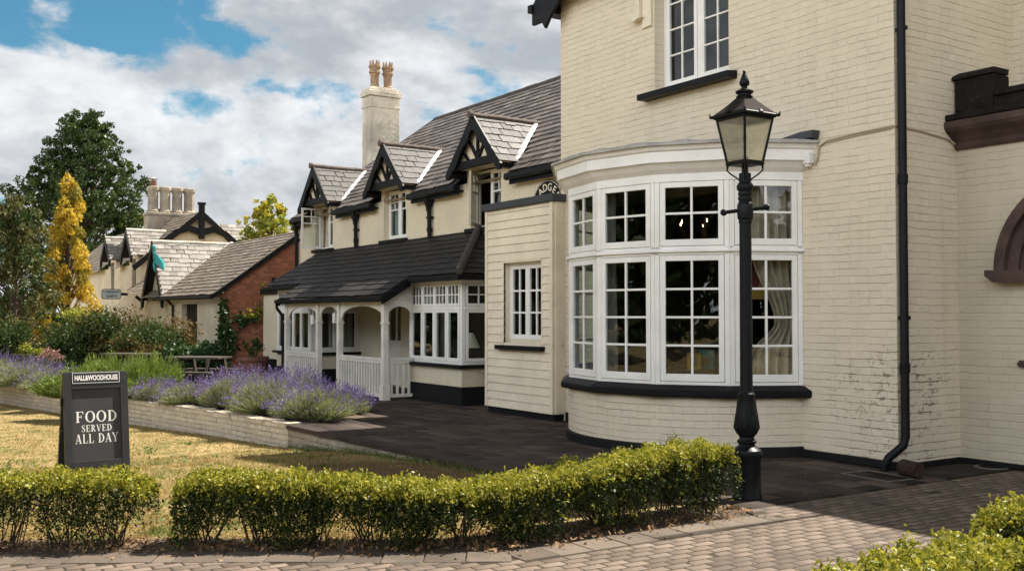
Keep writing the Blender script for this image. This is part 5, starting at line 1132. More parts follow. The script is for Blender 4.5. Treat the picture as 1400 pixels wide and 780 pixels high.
for sgn in (1, -1):
    P = Pan(sgn); mb = MB()
    for sx in (-1, 1):
        x_out, x_in = sx * W2, sx * (W2 - .085)
        mb.prism([P.pt(x_in, 0, -.02), P.pt(x_out, 0, -.02), P.pt(x_out, Hh_ - .04, -.02), P.pt(sx * (W2 - .012), Hh_ - .012, -.02), P.pt(sx * (W2 - .04), Hh_, -.02), P.pt(x_in, Hh_, -.02)], Vector(P.N) * .045)
    P.bar(mb, -W2 + .085, W2 - .085, Hh_ - .20, Hh_ - .001, -.02, .022); P.bar(mb, -W2 + .085, W2 - .085, .055, .15, -.02, .022)
    fo = mb.build('frame', M['sign_black'], ab, local=True, bevel=.004)
    mb = MB(); P.bar(mb, -W2 + .08, W2 - .08, .15, Hh_ - .20, -.015, -.003); mb.build('board', M['sign_panel'], ab, local=True)
P = Pan(1)
mb = MB(); P.bar(mb, -W2 + .092, W2 - .088, Hh_ - .135, Hh_ - .008, .022, .028); pq = mb.build('header_plaque', m_paint('plaque green black', (.015, .022, .022), .4, .05), ab, local=True)
mb = MB(); a0, a1, b0, b1 = -W2 + .094, W2 - .090, Hh_ - .133, Hh_ - .010
for q in ((a0, a1, b0, b0 + .005), (a0, a1, b1 - .005, b1), (a0, a0 + .005, b0 + .005, b1 - .005), (a1 - .005, a1, b0 + .005, b1 - .005)): P.bar(mb, *q, .0282, .0295)
wl = m_paint('white lettering', (.75, .74, .72), .5, .03); mb.build('border', wl, ab, local=True)
PM = Matrix((( P.X[0], P.Y[0], P.N[0], 0), (P.X[1], P.Y[1], P.N[1], 0), (P.X[2], P.Y[2], P.N[2], 0), (0, 0, 0, 1)))
text_mesh('header_lettering', 'HALL&WOODHOUSE', .080, wl, Matrix.Translation(P.pt(0.003, Hh_ - .075, .030)) @ PM, ab, ext=.001, weight=.003, sx=.62)
def glyph(ch):
    """roman capital as convex pieces: thick stems, thin hairlines, bracket serifs; cap height 1"""
    Q = []; rect = lambda x0, x1, y0, y1: Q.append([(x0, y0), (x1, y0), (x1, y1), (x0, y1)])
    def stroke(x0, y0, x1, y1, w0): d = math.hypot(x1 - x0, y1 - y0); n_ = w0 / 2 * d / abs(y1 - y0); Q.append([(x0 - n_, y0), (x0 + n_, y0), (x1 + n_, y1), (x1 - n_, y1)])
    def arcs(cx, cy, rx, ry, ix, iy, a0, a1, n=20):
        for k in range(n):
            s, e = R(a0 + (a1 - a0) * k / n), R(a0 + (a1 - a0) * (k + 1) / n); Q.append([(cx + ix * math.cos(s), cy + iy * math.sin(s)), (cx + rx * math.cos(s), cy + ry * math.sin(s)), (cx + rx * math.cos(e), cy + ry * math.sin(e)), (cx + ix * math.cos(e), cy + iy * math.sin(e))])
    def stem(x=.12): rect(x, x + .18, .05, .95); rect(x - .09, x + .27, 0, .05); rect(x - .09, x + .2, .95, 1)
    w = .8
    if ch in 'FE':
        stem(); rect(.29, .72, .94, 1); rect(.67, .73, .74, .94); rect(.3, .54, .48, .545); rect(.52, .57, .38, .65)
        if ch == 'E': rect(.39, .74, 0, .06); rect(.70, .76, .06, .27)
    elif ch == 'O': arcs(.46, .5, .46, .52, .27, .455, 0, 360, 36); w = .94
    elif ch == 'D': stem(); arcs(.32, .5, .54, .5, .35, .44, -90, 90, 24); rect(.3, .33, .94, 1); rect(.38, .4, 0, .05); w = .9
    elif ch == 'S':
        pts = [(.58, .76), (.52, .91), (.37, .975), (.22, .92), (.14, .78), (.20, .64), (.36, .53), (.52, .41), (.59, .26), (.51, .09), (.34, .02), (.18, .08), (.09, .26)]; ws = [.03, .05, .055, .10, .15, .17, .18, .17, .15, .10, .055, .05, .03]
        L_, R_ = [], []
        for k in range(len(pts)):
            a_, b_ = pts[max(0, k - 1)], pts[min(len(pts) - 1, k + 1)]; dx, dy = b_[0] - a_[0], b_[1] - a_[1]; l_ = math.hypot(dx, dy); nx_, ny_ = -dy / l_ * ws[k] / 2, dx / l_ * ws[k] / 2
            L_.append((pts[k][0] + nx_, pts[k][1] + ny_)); R_.append((pts[k][0] - nx_, pts[k][1] - ny_))
        for k in range(len(pts) - 1): Q.append([L_[k], R_[k], R_[k + 1], L_[k + 1]])
        rect(.56, .61, .70, .99); rect(.06, .11, .01, .31); w = .70
    elif ch == 'R': stem(); arcs(.32, .73, .34, .27, .17, .21, -90, 90, 20); rect(.3, .33, .94, 1); rect(.3, .33, .46, .52); stroke(.70, .02, .42, .48, .17); rect(.60, .86, 0, .05); w = .88
    elif ch == 'V': stroke(.44, 0, .16, .96, .17); stroke(.46, 0, .74, .96, .06); rect(.02, .32, .95, 1); rect(.62, .88, .95, 1); w = .90
    elif ch == 'A': stroke(.14, .04, .43, 1, .06); stroke(.74, .04, .46, 1, .18); rect(.24, .62, .30, .355); rect(.02, .27, 0, .05); rect(.58, .90, 0, .05); w = .92
    elif ch == 'L': stem(); rect(.39, .70, 0, .06); rect(.66, .72, .06, .29); w = .76
    elif ch == 'Y': stroke(.42, .46, .14, .96, .17); stroke(.46, .46, .74, .96, .06); rect(.35, .53, .05, .5); rect(.26, .62, 0, .05); rect(.0, .30, .95, 1); rect(.62, .88, .95, 1); w = .88
    elif ch == ' ': w = .42
    return Q, w
def serif_text(txt, cap, width, b0):
    x = 0; parts = []
    for ch in txt: Q, w_ = glyph(ch); parts.append((x, Q)); x += w_ + .10
    tot = x - .10; s_ = width / tot; mb = MB(); lay = 0
    for x0, Q in parts:
        for q in Q:
            lay = (lay + 1) % 40; mb.prism([P.pt((x0 + a_) * s_ - width / 2, b0 + b_ * cap, -.0028) for a_, b_ in q], Vector(P.N) * (.0006 + lay * .00002))
    mb.build('lettering', wl, ab, local=True)
serif_text('FOOD', .125, .46, .590); serif_text('SERVED', .078, .335, .480); serif_text('ALL DAY', .105, .475, .350)
mb = MB(); mb.tube([(-W2 - .01, -.1, .5), (-W2 - .01, .1, .5)], .006, 6); mb.box(-W2 - .02, -W2, -.03, .03, .78, .86); mb.build('hinge_stay', M['black'], ab, local=True)

# ------------------------------------------------------------------ picnic tables, pot, covers, log
def picnic(loc, rz, label, L_=1.5):
    t = thing('picnic_table', label, 'table', loc, rz, 'picnic tables behind the lavender')
    mb = MB(); [mb.box(-L_ / 2, L_ / 2, -.35 + .142 * k, -.35 + .142 * k + .13, .70, .74) for k in range(5)]; mb.build('tabletop', M['wood'], t, local=True, bevel=.004)
    for s in (-1, 1): mb = MB(); [mb.box(-L_ / 2, L_ / 2, s * .68 - .13 + .135 * k, s * .68 - .13 + .135 * k + .125, .42, .455) for k in range(2)]; mb.build('bench', M['wood'], t, local=True, bevel=.004)
    for x_ in (-L_ / 2 + .25, L_ / 2 - .25):
        mb = MB(); mb.box(x_ - .03, x_ + .03, -.78, .78, .32, .419); mb.box(x_ - .03, x_ + .03, -.34, .34, .61, .699)
        for s in (-1, 1): mb.prism([(x_ + .032, s * .30, .70), (x_ + .032, s * .40, .70), (x_ + .032, s * .68, 0), (x_ + .032, s * .58, 0)], (.045, 0, 0))
        mb.build('leg_frame', M['wood'], t, local=True)
    return t
g_ = ground_xy(272, 21.5); picnic((g_[0], g_[1], -.02), R(48), 'weathered picnic table in front of the red brick wall', 1.2)
g_ = ground_xy(180, 23.4); picnic((g_[0], g_[1], -.02), R(52), 'weathered picnic table half hidden by the bright green rosemary bush', 1.15)
g_ = ground_xy(347, 24.5); pot = thing('plant_pot', 'large terracotta pot with thin dark leaved plant beside the brick wall', 'plant pot', (g_[0], g_[1], 0))
mb = MB(); mb.lathe([(.22, 0), (.32, .50), (.36, .50), (.37, .60), (.33, .60), (.31, .54)], g_, 24); mb.build('pot', M['terracotta_red'], pot, smooth=True)
POT = g_
M['drain_iron'] = m_paint('worn drain iron', (.13, .122, .115), .6, .3, 9, grime=(.03, .025, .02), bmp=.3)
g_ = ground_xy(1198, 10.15); dg = thing('drain_grate', 'rectangular metal drain grate in the paving below the downpipe', 'drain cover', (g_[0], g_[1], 0), R(-5))
mb = MB(); [mb.box(*q, -.004, .006) for q in ((-.30, .30, -.2, -.175), (-.30, .30, .175, .2), (-.30, -.275, -.175, .175), (.275, .30, -.175, .175))]; mb.build('frame', M['drain_iron'], dg, local=True)
mb = MB(); [mb.box(-.27 + .045 * k, -.255 + .045 * k, -.174, .174, -.004, .003) for k in range(13)]; mb.box(-.274, .274, -.174, .174, -.01, -.001); mb.build('grille', M['black_matt'], dg, local=True)
g_ = ground_xy(1352, 10.75); mc = thing('manhole_cover', 'round grey manhole cover at the foot of the porch wall', 'drain cover', (g_[0], g_[1], 0))
mb = MB(); mb.lathe([(.17, -.004), (.17, .004), (.13, .004), (.13, -.002)], g_, 32); mb.build('frame', M['drain_iron'], mc); mb = MB(); mb.lathe([(.128, -.004), (.128, .003), (.05, .004)], g_, 32); mb.build('lid', M['black_matt'], mc)
g_ = ground_xy(1243, 10.05); mb = MB(); D_ = Vector((-.97, .25, 0)); M['log_bark'] = m_rough('rough log bark', (.055, .032, .024), 26, 1.2, .5, grime=(.02, .014, .012)); a_ = Vector((g_[0], g_[1], .085)); mb.tube([a_ - D_ * .12, a_ - D_ * .1, a_, a_ + D_ * .11, a_ + D_ * .12], [.07, .083, .08, .085, .07], 16); lg = mb.build('log', M['log_bark'], None, smooth=False); tag(lg, 'short cut log lying on the paving beside the downpipe foot', 'log')
# ------------------------------------------------------------------ plants
def unit(v): return v / (np.linalg.norm(v, axis=1, keepdims=True) + 1e-9)
def leaf_geo(Pp, size, aspect=.5, axis=None, up=0.0, jit=.3):
    """one four-cornered pointed leaf per point"""
    n = len(Pp); a = unit(rng.normal(size=(n, 3))) if axis is None else unit(axis + rng.normal(size=(n, 3)) * jit)
    nn = unit(rng.normal(size=(n, 3)) + np.array([0, 0, up])); b = unit(np.cross(nn, a)); s = (size * np.clip(rng.lognormal(-.04, .33, n), .45, 2.0))[:, None]
    V = np.stack([Pp - a * s * .5, Pp + b * s * aspect * .5 + a * s * .05, Pp + a * s * .5, Pp - b * s * aspect * .5 + a * s * .05], 1).reshape(-1, 3)
    return V, np.arange(n * 4).reshape(-1, 4)
def join(*geos):
    Vs, Fs, o = [], [], 0
    for V, Fc in geos: Vs.append(V); Fs.append(Fc + o); o += len(V)
    return np.concatenate(Vs), np.concatenate(Fs)
def blades(base, tip, w):
    """thin flat stalks from base to tip"""
    d = unit(tip - base); s = unit(np.cross(d, rng.normal(size=d.shape))) * w / 2
    V = np.stack([base - s, base + s, tip + s * .4, tip - s * .4], 1).reshape(-1, 3); return V, np.arange(len(base) * 4).reshape(-1, 4)

M['box_leaf'] = m_leaf('hedge leaf', (.010, .021, .005), (.042, .062, .011), .12, .5)
M['box_new'] = m_leaf('hedge new growth', (.12, .145, .018), (.40, .36, .055), .30, .45)
def hedge(label, line, w, h, n_leaf, leaf=.0195, bare=.42, hs=(1, 1), hp=(0, 1)):
    P = [np.array(p) for p in line]; segs = [np.linalg.norm(b - a) for a, b in zip(P[:-1], P[1:])]; tot = sum(segs)
    def at(s):
        s = min(max(s, 0), tot - 1e-6)
        for a, b, l in zip(P[:-1], P[1:], segs):
            if s <= l: d = (b - a) / l; return a + d * s, np.array([d[1], -d[0]])
            s -= l
        d = (P[-1] - P[-2]) / segs[-1]; return P[-1], np.array([d[1], -d[0]])
    m0 = at(tot / 2)[0]; t = thing('hedge', label, 'hedge', (m0[0], m0[1], float(gz(m0[0]))), 0, 'clipped box hedges')
    nb = max(3, int(tot / .36)); stem = MB(); cs = [(k + .5) * tot / nb + random.uniform(-.06, .06) for k in range(nb)]
    for c in cs:
        p, nn = at(c); z0 = float(gz(p[0])) + .0
        for k in range(13):
            q, n2_ = at(c + random.uniform(-.26, .26)); off = random.uniform(-.5, .5) * w; e = q + n2_ * off; zt = z0 + h * random.uniform(.6, .93); b = p + np.random.default_rng(k).normal(size=2) * .035; mid = b * .55 + e * .45
            stem.tube([(b[0], b[1], z0 - .03), (mid[0] + random.uniform(-.03, .03), mid[1] + random.uniform(-.03, .03), z0 + (zt - z0) * .5), (e[0], e[1], zt)], [random.uniform(.004, .008), .004, .002], 5)
    stem.build('stem', M['twig'], t)
    n = n_leaf * 3; S = rng.uniform(-.03, tot + .03, n); U = rng.uniform(-1, 1, n); Zf = rng.uniform(0.02, 1.0, n) ** .72
    # leaves crowd the clipped top and outer faces and thin out towards the ground
    lump = .5 + .5 * np.sin(S * 2 * np.pi / .36 + 1.2 * np.sin(S * 3.1)); rough = .045 * np.sin(S * 23 + U * 4) + .035 * np.sin(S * 11.7 + U * 9 + 1)
    cw = (.80 + .20 * lump) * (1 - .35 * np.clip((bare - Zf) / bare, 0, 1)) * (1 - .22 * np.clip((Zf - .82) / .18, 0, 1) ** 2)
    shell = np.maximum(np.abs(U), (Zf - .3) / .7); endk = np.minimum(S, tot - S)
    prob = np.clip(.10 + 1.0 * np.clip(shell, 0, 1) ** 4, 0, 1) * np.clip((Zf - bare * (.55 + .55 * (1 - lump)) + .22 * np.sin(S * 7.7 + 2)) / .28 + .10, .035, 1)
    sp_ = 1.0
    cl = np.sin(S * 41 + 3 * np.sin(Zf * 9 + U * 2)) * np.sin(Zf * 21 + U * 6 + S * 13) + .5 * np.sin(S * 83 + Zf * 33 + U * 17); prob *= np.clip(.62 + .62 * cl, .10, 1)
    keep = rng.uniform(size=n) < prob; S, U, Zf, cw, rough = S[keep], U[keep], Zf[keep], cw[keep], rough[keep]
    xy = np.array([np.concatenate(at(s)) for s in S]); X = xy[:, :2] + xy[:, 2:] * (U * cw * w / 2)[:, None]
    endr = np.clip(np.minimum(S, tot - S) / .16, 0, 1); hz = h * np.interp(S / tot, hp, hs) * (1 + rough * .8 + .04 * (lump[keep] - .5)) * (.86 + .14 * endr ** .6)
    Pn = np.column_stack([X, gz(X[:, 0]) + Zf * hz]) + rng.normal(size=(len(X), 3)) * .014
    new = rng.uniform(size=len(Pn)) < np.clip((Zf - .74) / .22, 0, 1) ** 1.4 * .95 + .06 * (np.abs(U) > .85)
    tips = Pn[new][::4]; new_p = np.concatenate([tips + rng.normal(size=tips.shape) * .011 + [0, 0, .007 * k] for k in range(5)])
    V, Fc = leaf_geo(Pn[~new], leaf, .55, up=.4); np_mesh('foliage', V, Fc, M['box_leaf'], t)
    V, Fc = leaf_geo(new_p, leaf * 1.25, .55, axis=np.tile([0, 0, .6], (len(new_p), 1)), up=.6, jit=.75); np_mesh('new_growth', V, Fc, M['box_new'], t)
    return t
hedge('leggy clipped hedge at the near left beside the A-frame board', [(-9.3, -1.3), (-8.15, .50), (-7.37, 1.79)], .50, .495, 95000, bare=.26)
hedge('long clipped hedge turning a corner towards the street lamp', [(-7.27, 2.0), (-6.62, 2.98), (-6.22, 3.60), (-6.12, 4.1), (-6.12, 6.02)], .52, .50, 215000, bare=.22, hs=(1, .92, .80, .88, 1.08, 1.12), hp=(0, .25, .45, .58, .85, 1))
hedge('low clipped hedge in the near right corner of the path', [(-2.30, 2.2), (-2.62, 3.25), (-2.72, 4.55)], .55, .585, 80000, bare=.12, hs=(1, .95, 1.0), hp=(0, .55, 1))
hedge('short clipped hedge standing apart at the right edge of the path', [(-3.32, 5.35), (-2.3, 5.6)], .55, .58, 40000, bare=.15)

# dry grass blades, leaf litter
M['blade'] = m_leaf('dry grass blade', (.33, .235, .105), (.22, .175, .068), .3, .7, c3=(.15, .17, .05), blot=1.6)
n = 170000; dd_ = 6.6 + 15 * rng.uniform(size=n) ** 1.7; uu = rng.uniform(-30, 720, n); xx = -CD * dd_ + SD * (uu - 700) / F * dd_; yy = SD * dd_ + CD * (uu - 700) / F * dd_
kp = (yy < np.interp(xx, ex_, ey_) - .02) & (xx < np.interp(yy, HY, HX) - .16) & ~((((xx + 9.2) / 2.5) ** 2 + (yy - 4.75) ** 2 < .9) & (rng.uniform(size=n) < .75)); xx, yy = xx[kp], yy[kp]; b = np.column_stack([xx, yy, gz(xx)]); tf = np.sin(xx * 5.1 + 2 * np.sin(yy * 3.3)) * np.sin(yy * 6.7 + 1.7 * np.sin(xx * 4.1)) + .6 * np.sin(xx * 17 + yy * 11) * np.sin(yy * 19 - xx * 7); h_ = rng.uniform(.008, .026, len(xx)) * (1 + .75 * np.clip(tf, -.6, 1.4))
tipv = b + np.column_stack([rng.normal(size=(len(xx), 2)) * .016, h_]); V, Fc = blades(b, tipv, .006); tag(np_mesh('grass', V, Fc, M['blade']), kind='stuff')
n = 1500; m_ = rng.integers(0, 110, n); cxs, cys = rng.uniform(-17, -7.8, 110), rng.uniform(.6, 5.4, 110)
M['weed'] = m_leaf('lawn weed leaf', (.07, .11, .025), (.14, .17, .04), .3); xx, yy = cxs[m_] + rng.normal(size=n) * .11, cys[m_] + rng.normal(size=n) * .09; kp = (yy < np.interp(xx, ex_, ey_) - .05) & (xx < np.interp(yy, HY, HX) - .5)
V, Fc = leaf_geo(np.column_stack([xx, yy, gz(xx) + .012])[kp], .05, .5, up=3); tag(np_mesh('weeds', V, Fc, M['weed']), kind='stuff')
M['litter'] = m_leaf('dead leaf', (.30, .19, .10), (.14, .08, .04), .1, .8)
n = 5200; yy = rng.uniform(-1.5, 6.2, n); xx = np.interp(yy, HY, HX) + rng.normal(size=n) * .2; zz = np.where(xx < np.interp(yy, HY, HX) + .35, gz(xx) * np.clip((np.interp(yy, HY, HX) - xx) / .35, 0, 1) + .016, .008)
zz = np.maximum(zz, gz(xx) + .018); V, Fc = leaf_geo(np.column_stack([xx, yy, zz]), .032, .6, up=6); tag(np_mesh('leaf_litter', V, Fc, M['litter']), kind='stuff')
n = 1100; yy = rng.uniform(2, 8.9, n); xx = rng.uniform(-9, -3, n); kp = (xx > np.interp(yy, HY, HX) + .7) | (yy > 6.6); V, Fc = leaf_geo(np.column_stack([xx, yy, np.full(n, .009)])[kp], .017, .6, up=8); tag(np_mesh('fallen_petals', V, Fc, M['litter']), kind='stuff')
n = 900; yy = rng.uniform(5.3, 5.62, n); xx = rng.uniform(-14.2, -8.3, n); yy = np.interp(xx, ex_, ey_) - rng.uniform(.0, .12, n)
V, Fc = blades(np.column_stack([xx, yy, gz(xx)]), np.column_stack([xx + rng.normal(size=n) * .03, yy + rng.normal(size=n) * .03, gz(xx) + rng.uniform(.03, .09, n)]), .008); M['green_blade'] = m_leaf('green grass blade', (.05, .10, .02), (.14, .17, .05), .3); tag(np_mesh('edge_grass', V, Fc, M['green_blade']), kind='stuff')

# lavender, rosemary
M['lav_leaf'] = m_leaf('lavender leaf', (.15, .18, .085), (.33, .35, .20), .25, .6); M['lav_flower'] = m_leaf('lavender flower', (.085, .06, .20), (.21, .16, .38), .25, .6); M['rosemary'] = m_leaf('rosemary needle', (.10, .16, .03), (.24, .30, .075), .3, .5)
def mound(loc, r, h, n, lean=.75, seed=0):
    """stalk ends spread over a rounded bush"""
    a = rng.uniform(0, 2 * np.pi, n); q = np.sqrt(rng.uniform(0, 1, n)); R_ = r * q; top = h * np.sqrt(np.maximum(0, 1 - (q * .93) ** 2.4)) * rng.uniform(.78, 1.08, n)
    wob = 1 + .20 * np.sin(a * 2 + seed) + .12 * np.sin(a * 5 + seed * 2); top = top * (1 + .16 * np.sin(a * 3 + q * 5 + seed))
    tip = np.column_stack([loc[0] + R_ * wob * np.cos(a), loc[1] + R_ * wob * np.sin(a), loc[2] + np.maximum(top, .05)])
    base = np.column_stack([loc[0] + R_ * .3 * np.cos(a), loc[1] + R_ * .3 * np.sin(a), np.full(n, loc[2])]); return base, tip
def lavender(u, d, r, h, label, nf=1500):
    x, y = ground_xy(u, d); t = thing('lavender', label, 'plant', (x, y, 0), 0, 'lavender bushes along the garden wall'); s = random.uniform(0, 6)
    b, tp = mound((x, y, -.04), r, h * .80, 4200, seed=s); m = b + (tp - b) * rng.uniform(.25, .7, (len(b), 1))
    g1 = blades(m, tp + rng.normal(size=tp.shape) * .03, .009); V, Fc = join(g1, leaf_geo(b + (tp - b) * rng.uniform(.4, 1.0, (len(b), 1)), .05, .18, axis=tp - b, jit=.5)); np_mesh('foliage', V, Fc, M['lav_leaf'], t)
    b, tp = mound((x, y, -.04), r * 1.10, h, nf, seed=s); d_ = unit(tp - b) + rng.normal(size=tp.shape) * .12; d_ = unit(d_)
    g2 = blades(tp - d_ * .30, tp, .004); np_mesh('flower_stalk', *g2, M['lav_leaf'], t)
    pts = np.concatenate([tp + d_ * k for k in (-.03, -.005, .02, .045, .065)]); ax = np.concatenate([d_] * 5); V, Fc = leaf_geo(pts, .024, .6, axis=ax, jit=.35); np_mesh('flower', V, Fc, M['lav_flower'], t); return t
LAV = [(432, 15.6, .62, .56, 'round lavender bush nearest the sunlit slabs at the end of the wall'), (372, 16.6, .68, .64, 'lavender bush second along the wall from its sunlit end'), (318, 17.5, .62, .60, 'lavender bush below the terracotta pot, third from the sunlit end'),
       (262, 18.3, .55, .44, 'low lavender bush in front of the nearer picnic table'), (216, 19.0, .5, .40, 'small lavender bush beside the bright green rosemary'), (345, 18.6, .6, .62, 'lavender bush behind the others, in front of the terracotta pot'),
       (405, 17.4, .6, .66, 'tall lavender bush in front of the veranda railing'), (78, 21.8, .6, .5, 'lavender bush left of the rosemary and behind the A-frame board'), (38, 22.6, .75, .62, 'wide lavender bush at the left end of the wall'), (-5, 23.4, .85, .72, 'lavender bush cut by the left edge of the picture'), (470, 16.6, .42, .42, 'small lavender bush leaning out over the dark slabs')]
for k, (u_, d_, r_, h_, lb) in enumerate(LAV): lavender(u_, d_, r_, h_, lb, 600 if d_ < 18 else 480)
x_, y_ = ground_xy(150, 19.7); t = thing('rosemary_bush', 'bright green rosemary bush spilling over the wall behind the A-frame board', 'bush', (x_, y_, 0)); geos = []
for (dx, dy, r_, h_) in ((0, 0, .66, .80), (-.55, -.35, .55, .62), (.4, .5, .55, .72), (.1, .8, .6, .82), (-.2, -.5, .45, .45), (-.75, -.75, .45, .42), (.55, .1, .5, .5)):
    b, tp = mound((x_ + dx, y_ + dy, -.02), r_, h_, 900, seed=dx); f = rng.uniform(.3, 1.0, (7, len(b), 1)); pts = np.concatenate([b + (tp - b) * q for q in f]); geos.append(leaf_geo(pts, .075, .2, axis=np.tile(tp - b, (7, 1)) * [1, 1, 1.3], jit=.35)); geos.append(blades(b, tp, .012))
np_mesh('foliage', *join(*geos), M['rosemary'], t)

# shrubs and trees
def bush(name, label, loc, rx, rz, leaf, n, mt, group=None, clumps=14, aspect=.5, base=.12, twig=True, cat='shrub', ry=None, spike=0.0, mt2=None):
    t = thing(name, label, cat, loc, 0, group); ry = ry or rx; geos, geos2 = [], []; st = MB()
    for k in range(clumps):
        a = random.uniform(0, 6.28); q = math.sqrt(random.random()) * .78; zc = random.uniform(base + .15, .84) * (1 - .30 * q); c = np.array([loc[0] + rx * q * math.cos(a), loc[1] + ry * q * math.sin(a), loc[2] + rz * zc]); rr = rx * random.uniform(.30, .46)
        m = int(n / clumps); v = unit(rng.normal(size=(m, 3))) * (rng.uniform(.25, 1, (m, 1)) ** .5) * rr * (1 + .25 * np.sin(rng.uniform(0, 6, (m, 1)))); v[:, 2] *= min(1.0, rz / (rx * 1.6)); p = c + v
        p = p[p[:, 2] > loc[2] + .02]; ax = None if not spike else unit(p - np.array(loc)) + [0, 0, spike]
        g = leaf_geo(p, leaf, aspect, axis=ax, up=.5, jit=.5 if spike else .3); (geos2 if (mt2 is not None and k % 2 == 0) else geos).append(g)
        if twig: st.tube([(loc[0] + random.uniform(-.05, .05), loc[1] + random.uniform(-.05, .05), loc[2] - .05), tuple((np.array(loc) + c) / 2 + rng.normal(size=3) * .05 * rx), tuple(c)], [.03 * rx + .008, .02 * rx + .005, .006], 5)
    if twig: st.build('stem', M['twig'], t)
    np_mesh('foliage', *join(*geos), mt, t)
    if geos2: np_mesh('young_foliage', *join(*geos2), mt2, t)
    return t
M['brown_leaf'] = m_leaf('brown green shrub leaf', (.045, .048, .014), (.13, .088, .03), .3); M['green_leaf'] = m_leaf('mid green shrub leaf', (.02, .042, .011), (.06, .09, .024), .3); M['glossy_leaf'] = m_leaf('glossy dark leaf', (.018, .045, .014), (.045, .085, .025), .15, .4)
M['grey_leaf'] = m_leaf('grey green birch leaf', (.07, .08, .03), (.16, .15, .055), .35); M['gold_leaf'] = m_leaf('golden cypress spray', (.40, .29, .03), (.66, .47, .07), .35, .6); M['gold_dark'] = m_leaf('old cypress spray', (.17, .15, .02), (.36, .28, .04), .3, .6)
M['dark_leaf'] = m_leaf('dark tree leaf', (.022, .042, .014), (.055, .085, .026), .25, .35); M['lime_leaf'] = m_leaf('lime green leaf', (.16, .20, .03), (.34, .34, .06), .4); M['yellow_leaf'] = m_leaf('yellow shrub leaf', (.28, .25, .03), (.45, .38, .06), .4); M['pink'] = m_leaf('pink flower', (.30, .15, .16), (.4, .22, .22), .3)
M['russet_leaf'] = m_leaf('russet shrub leaf', (.07, .06, .018), (.21, .125, .045), .3)
def at_(u, d, z=0.0): x, y = ground_xy(u, d); return (x, y, z)
bush('shrub', 'big brown tinted shrub in front of the far cottage', at_(150, 28, -.1), 1.35, 1.95, .075, 19000, M['brown_leaf'], clumps=22, mt2=M['green_leaf'])
bush('shrub', 'reddish brown shrub in front of the outbuilding door', at_(222, 27, -.1), 1.3, 1.75, .07, 19000, M['russet_leaf'], clumps=20, mt2=M['green_leaf'])
bush('shrub', 'dark shrub between the brown shrubs and the golden conifer', at_(105, 29, -.2), 1.05, 1.7, .075, 11000, M['green_leaf'], clumps=14)
bush('laurel_bush', 'glossy dark green bush behind the nearer picnic table', at_(254, 25.5, 0), .95, 1.05, .11, 5200, M['glossy_leaf'], clumps=14, aspect=.55)
bush('shrub', 'bright lime green shrub low at the far left', at_(42, 27, -.1), .45, 1.25, .07, 2600, M['lime_leaf'], clumps=8)
bush('shrub', 'yellow leaved shrub at the foot of the golden conifer', at_(112, 34, -.1), 1.0, 2.3, .09, 6000, M['yellow_leaf'], clumps=16, mt2=M['lime_leaf'])
bush('flowering_shrub', 'small shrub with pinkish flower heads above the left lavender', at_(62, 25, -.1), .5, .95, .06, 2400, M['green_leaf'], clumps=10, mt2=M['pink'])
bush('shrub', 'dark evergreen shrub at the left edge behind the lavender', at_(2, 27, -.2), .9, 1.9, .08, 6000, M['green_leaf'], clumps=16)
bush('potted_plant', 'thin leaved plant growing in the large terracotta pot', (POT[0], POT[1], .5), .3, .6, .08, 300, M['green_leaf'], clumps=7, cat='plant')
# climber on the brick wall
t = thing('ivy', 'climbing ivy spreading up the corner of the red brick wall', 'climber', (-30.2, 9.5, 0)); pts = []
for (y0, z0, ry, rz, m) in ((9.42, 1.15, .16, 1.0, 600), (9.62, .8, .25, .6, 300), (10.0, 1.45, .25, .2, 130), (10.3, 1.55, .2, .2, 90), (10.75, 1.95, .13, .4, 190), (10.5, 1.7, .25, .18, 60)):
    q = rng.normal(size=(m, 2)) * .5; pts.append(np.column_stack([-30.2 + np.abs(rng.normal(size=m)) * .05, y0 + q[:, 0] * ry, np.maximum(.05, z0 + q[:, 1] * rz)]))
pts = np.concatenate(pts); hi = (pts[:, 1] > 10.45) | ((pts[:, 2] > 1.5) & (pts[:, 1] > 10)); np_mesh('foliage', *leaf_geo(pts[~hi], .10, .7), M['glossy_leaf'], t); np_mesh('young_foliage', *leaf_geo(pts[hi], .10, .7), M['lime_leaf'], t)
mb = MB(); mb.tube([(-30.22, 9.6, 0), (-30.22, 9.7, .9), (-30.22, 10.2, 1.4), (-30.22, 10.7, 2.1)], [.025, .02, .014, .006], 6); mb.build('stem', M['twig'], t)

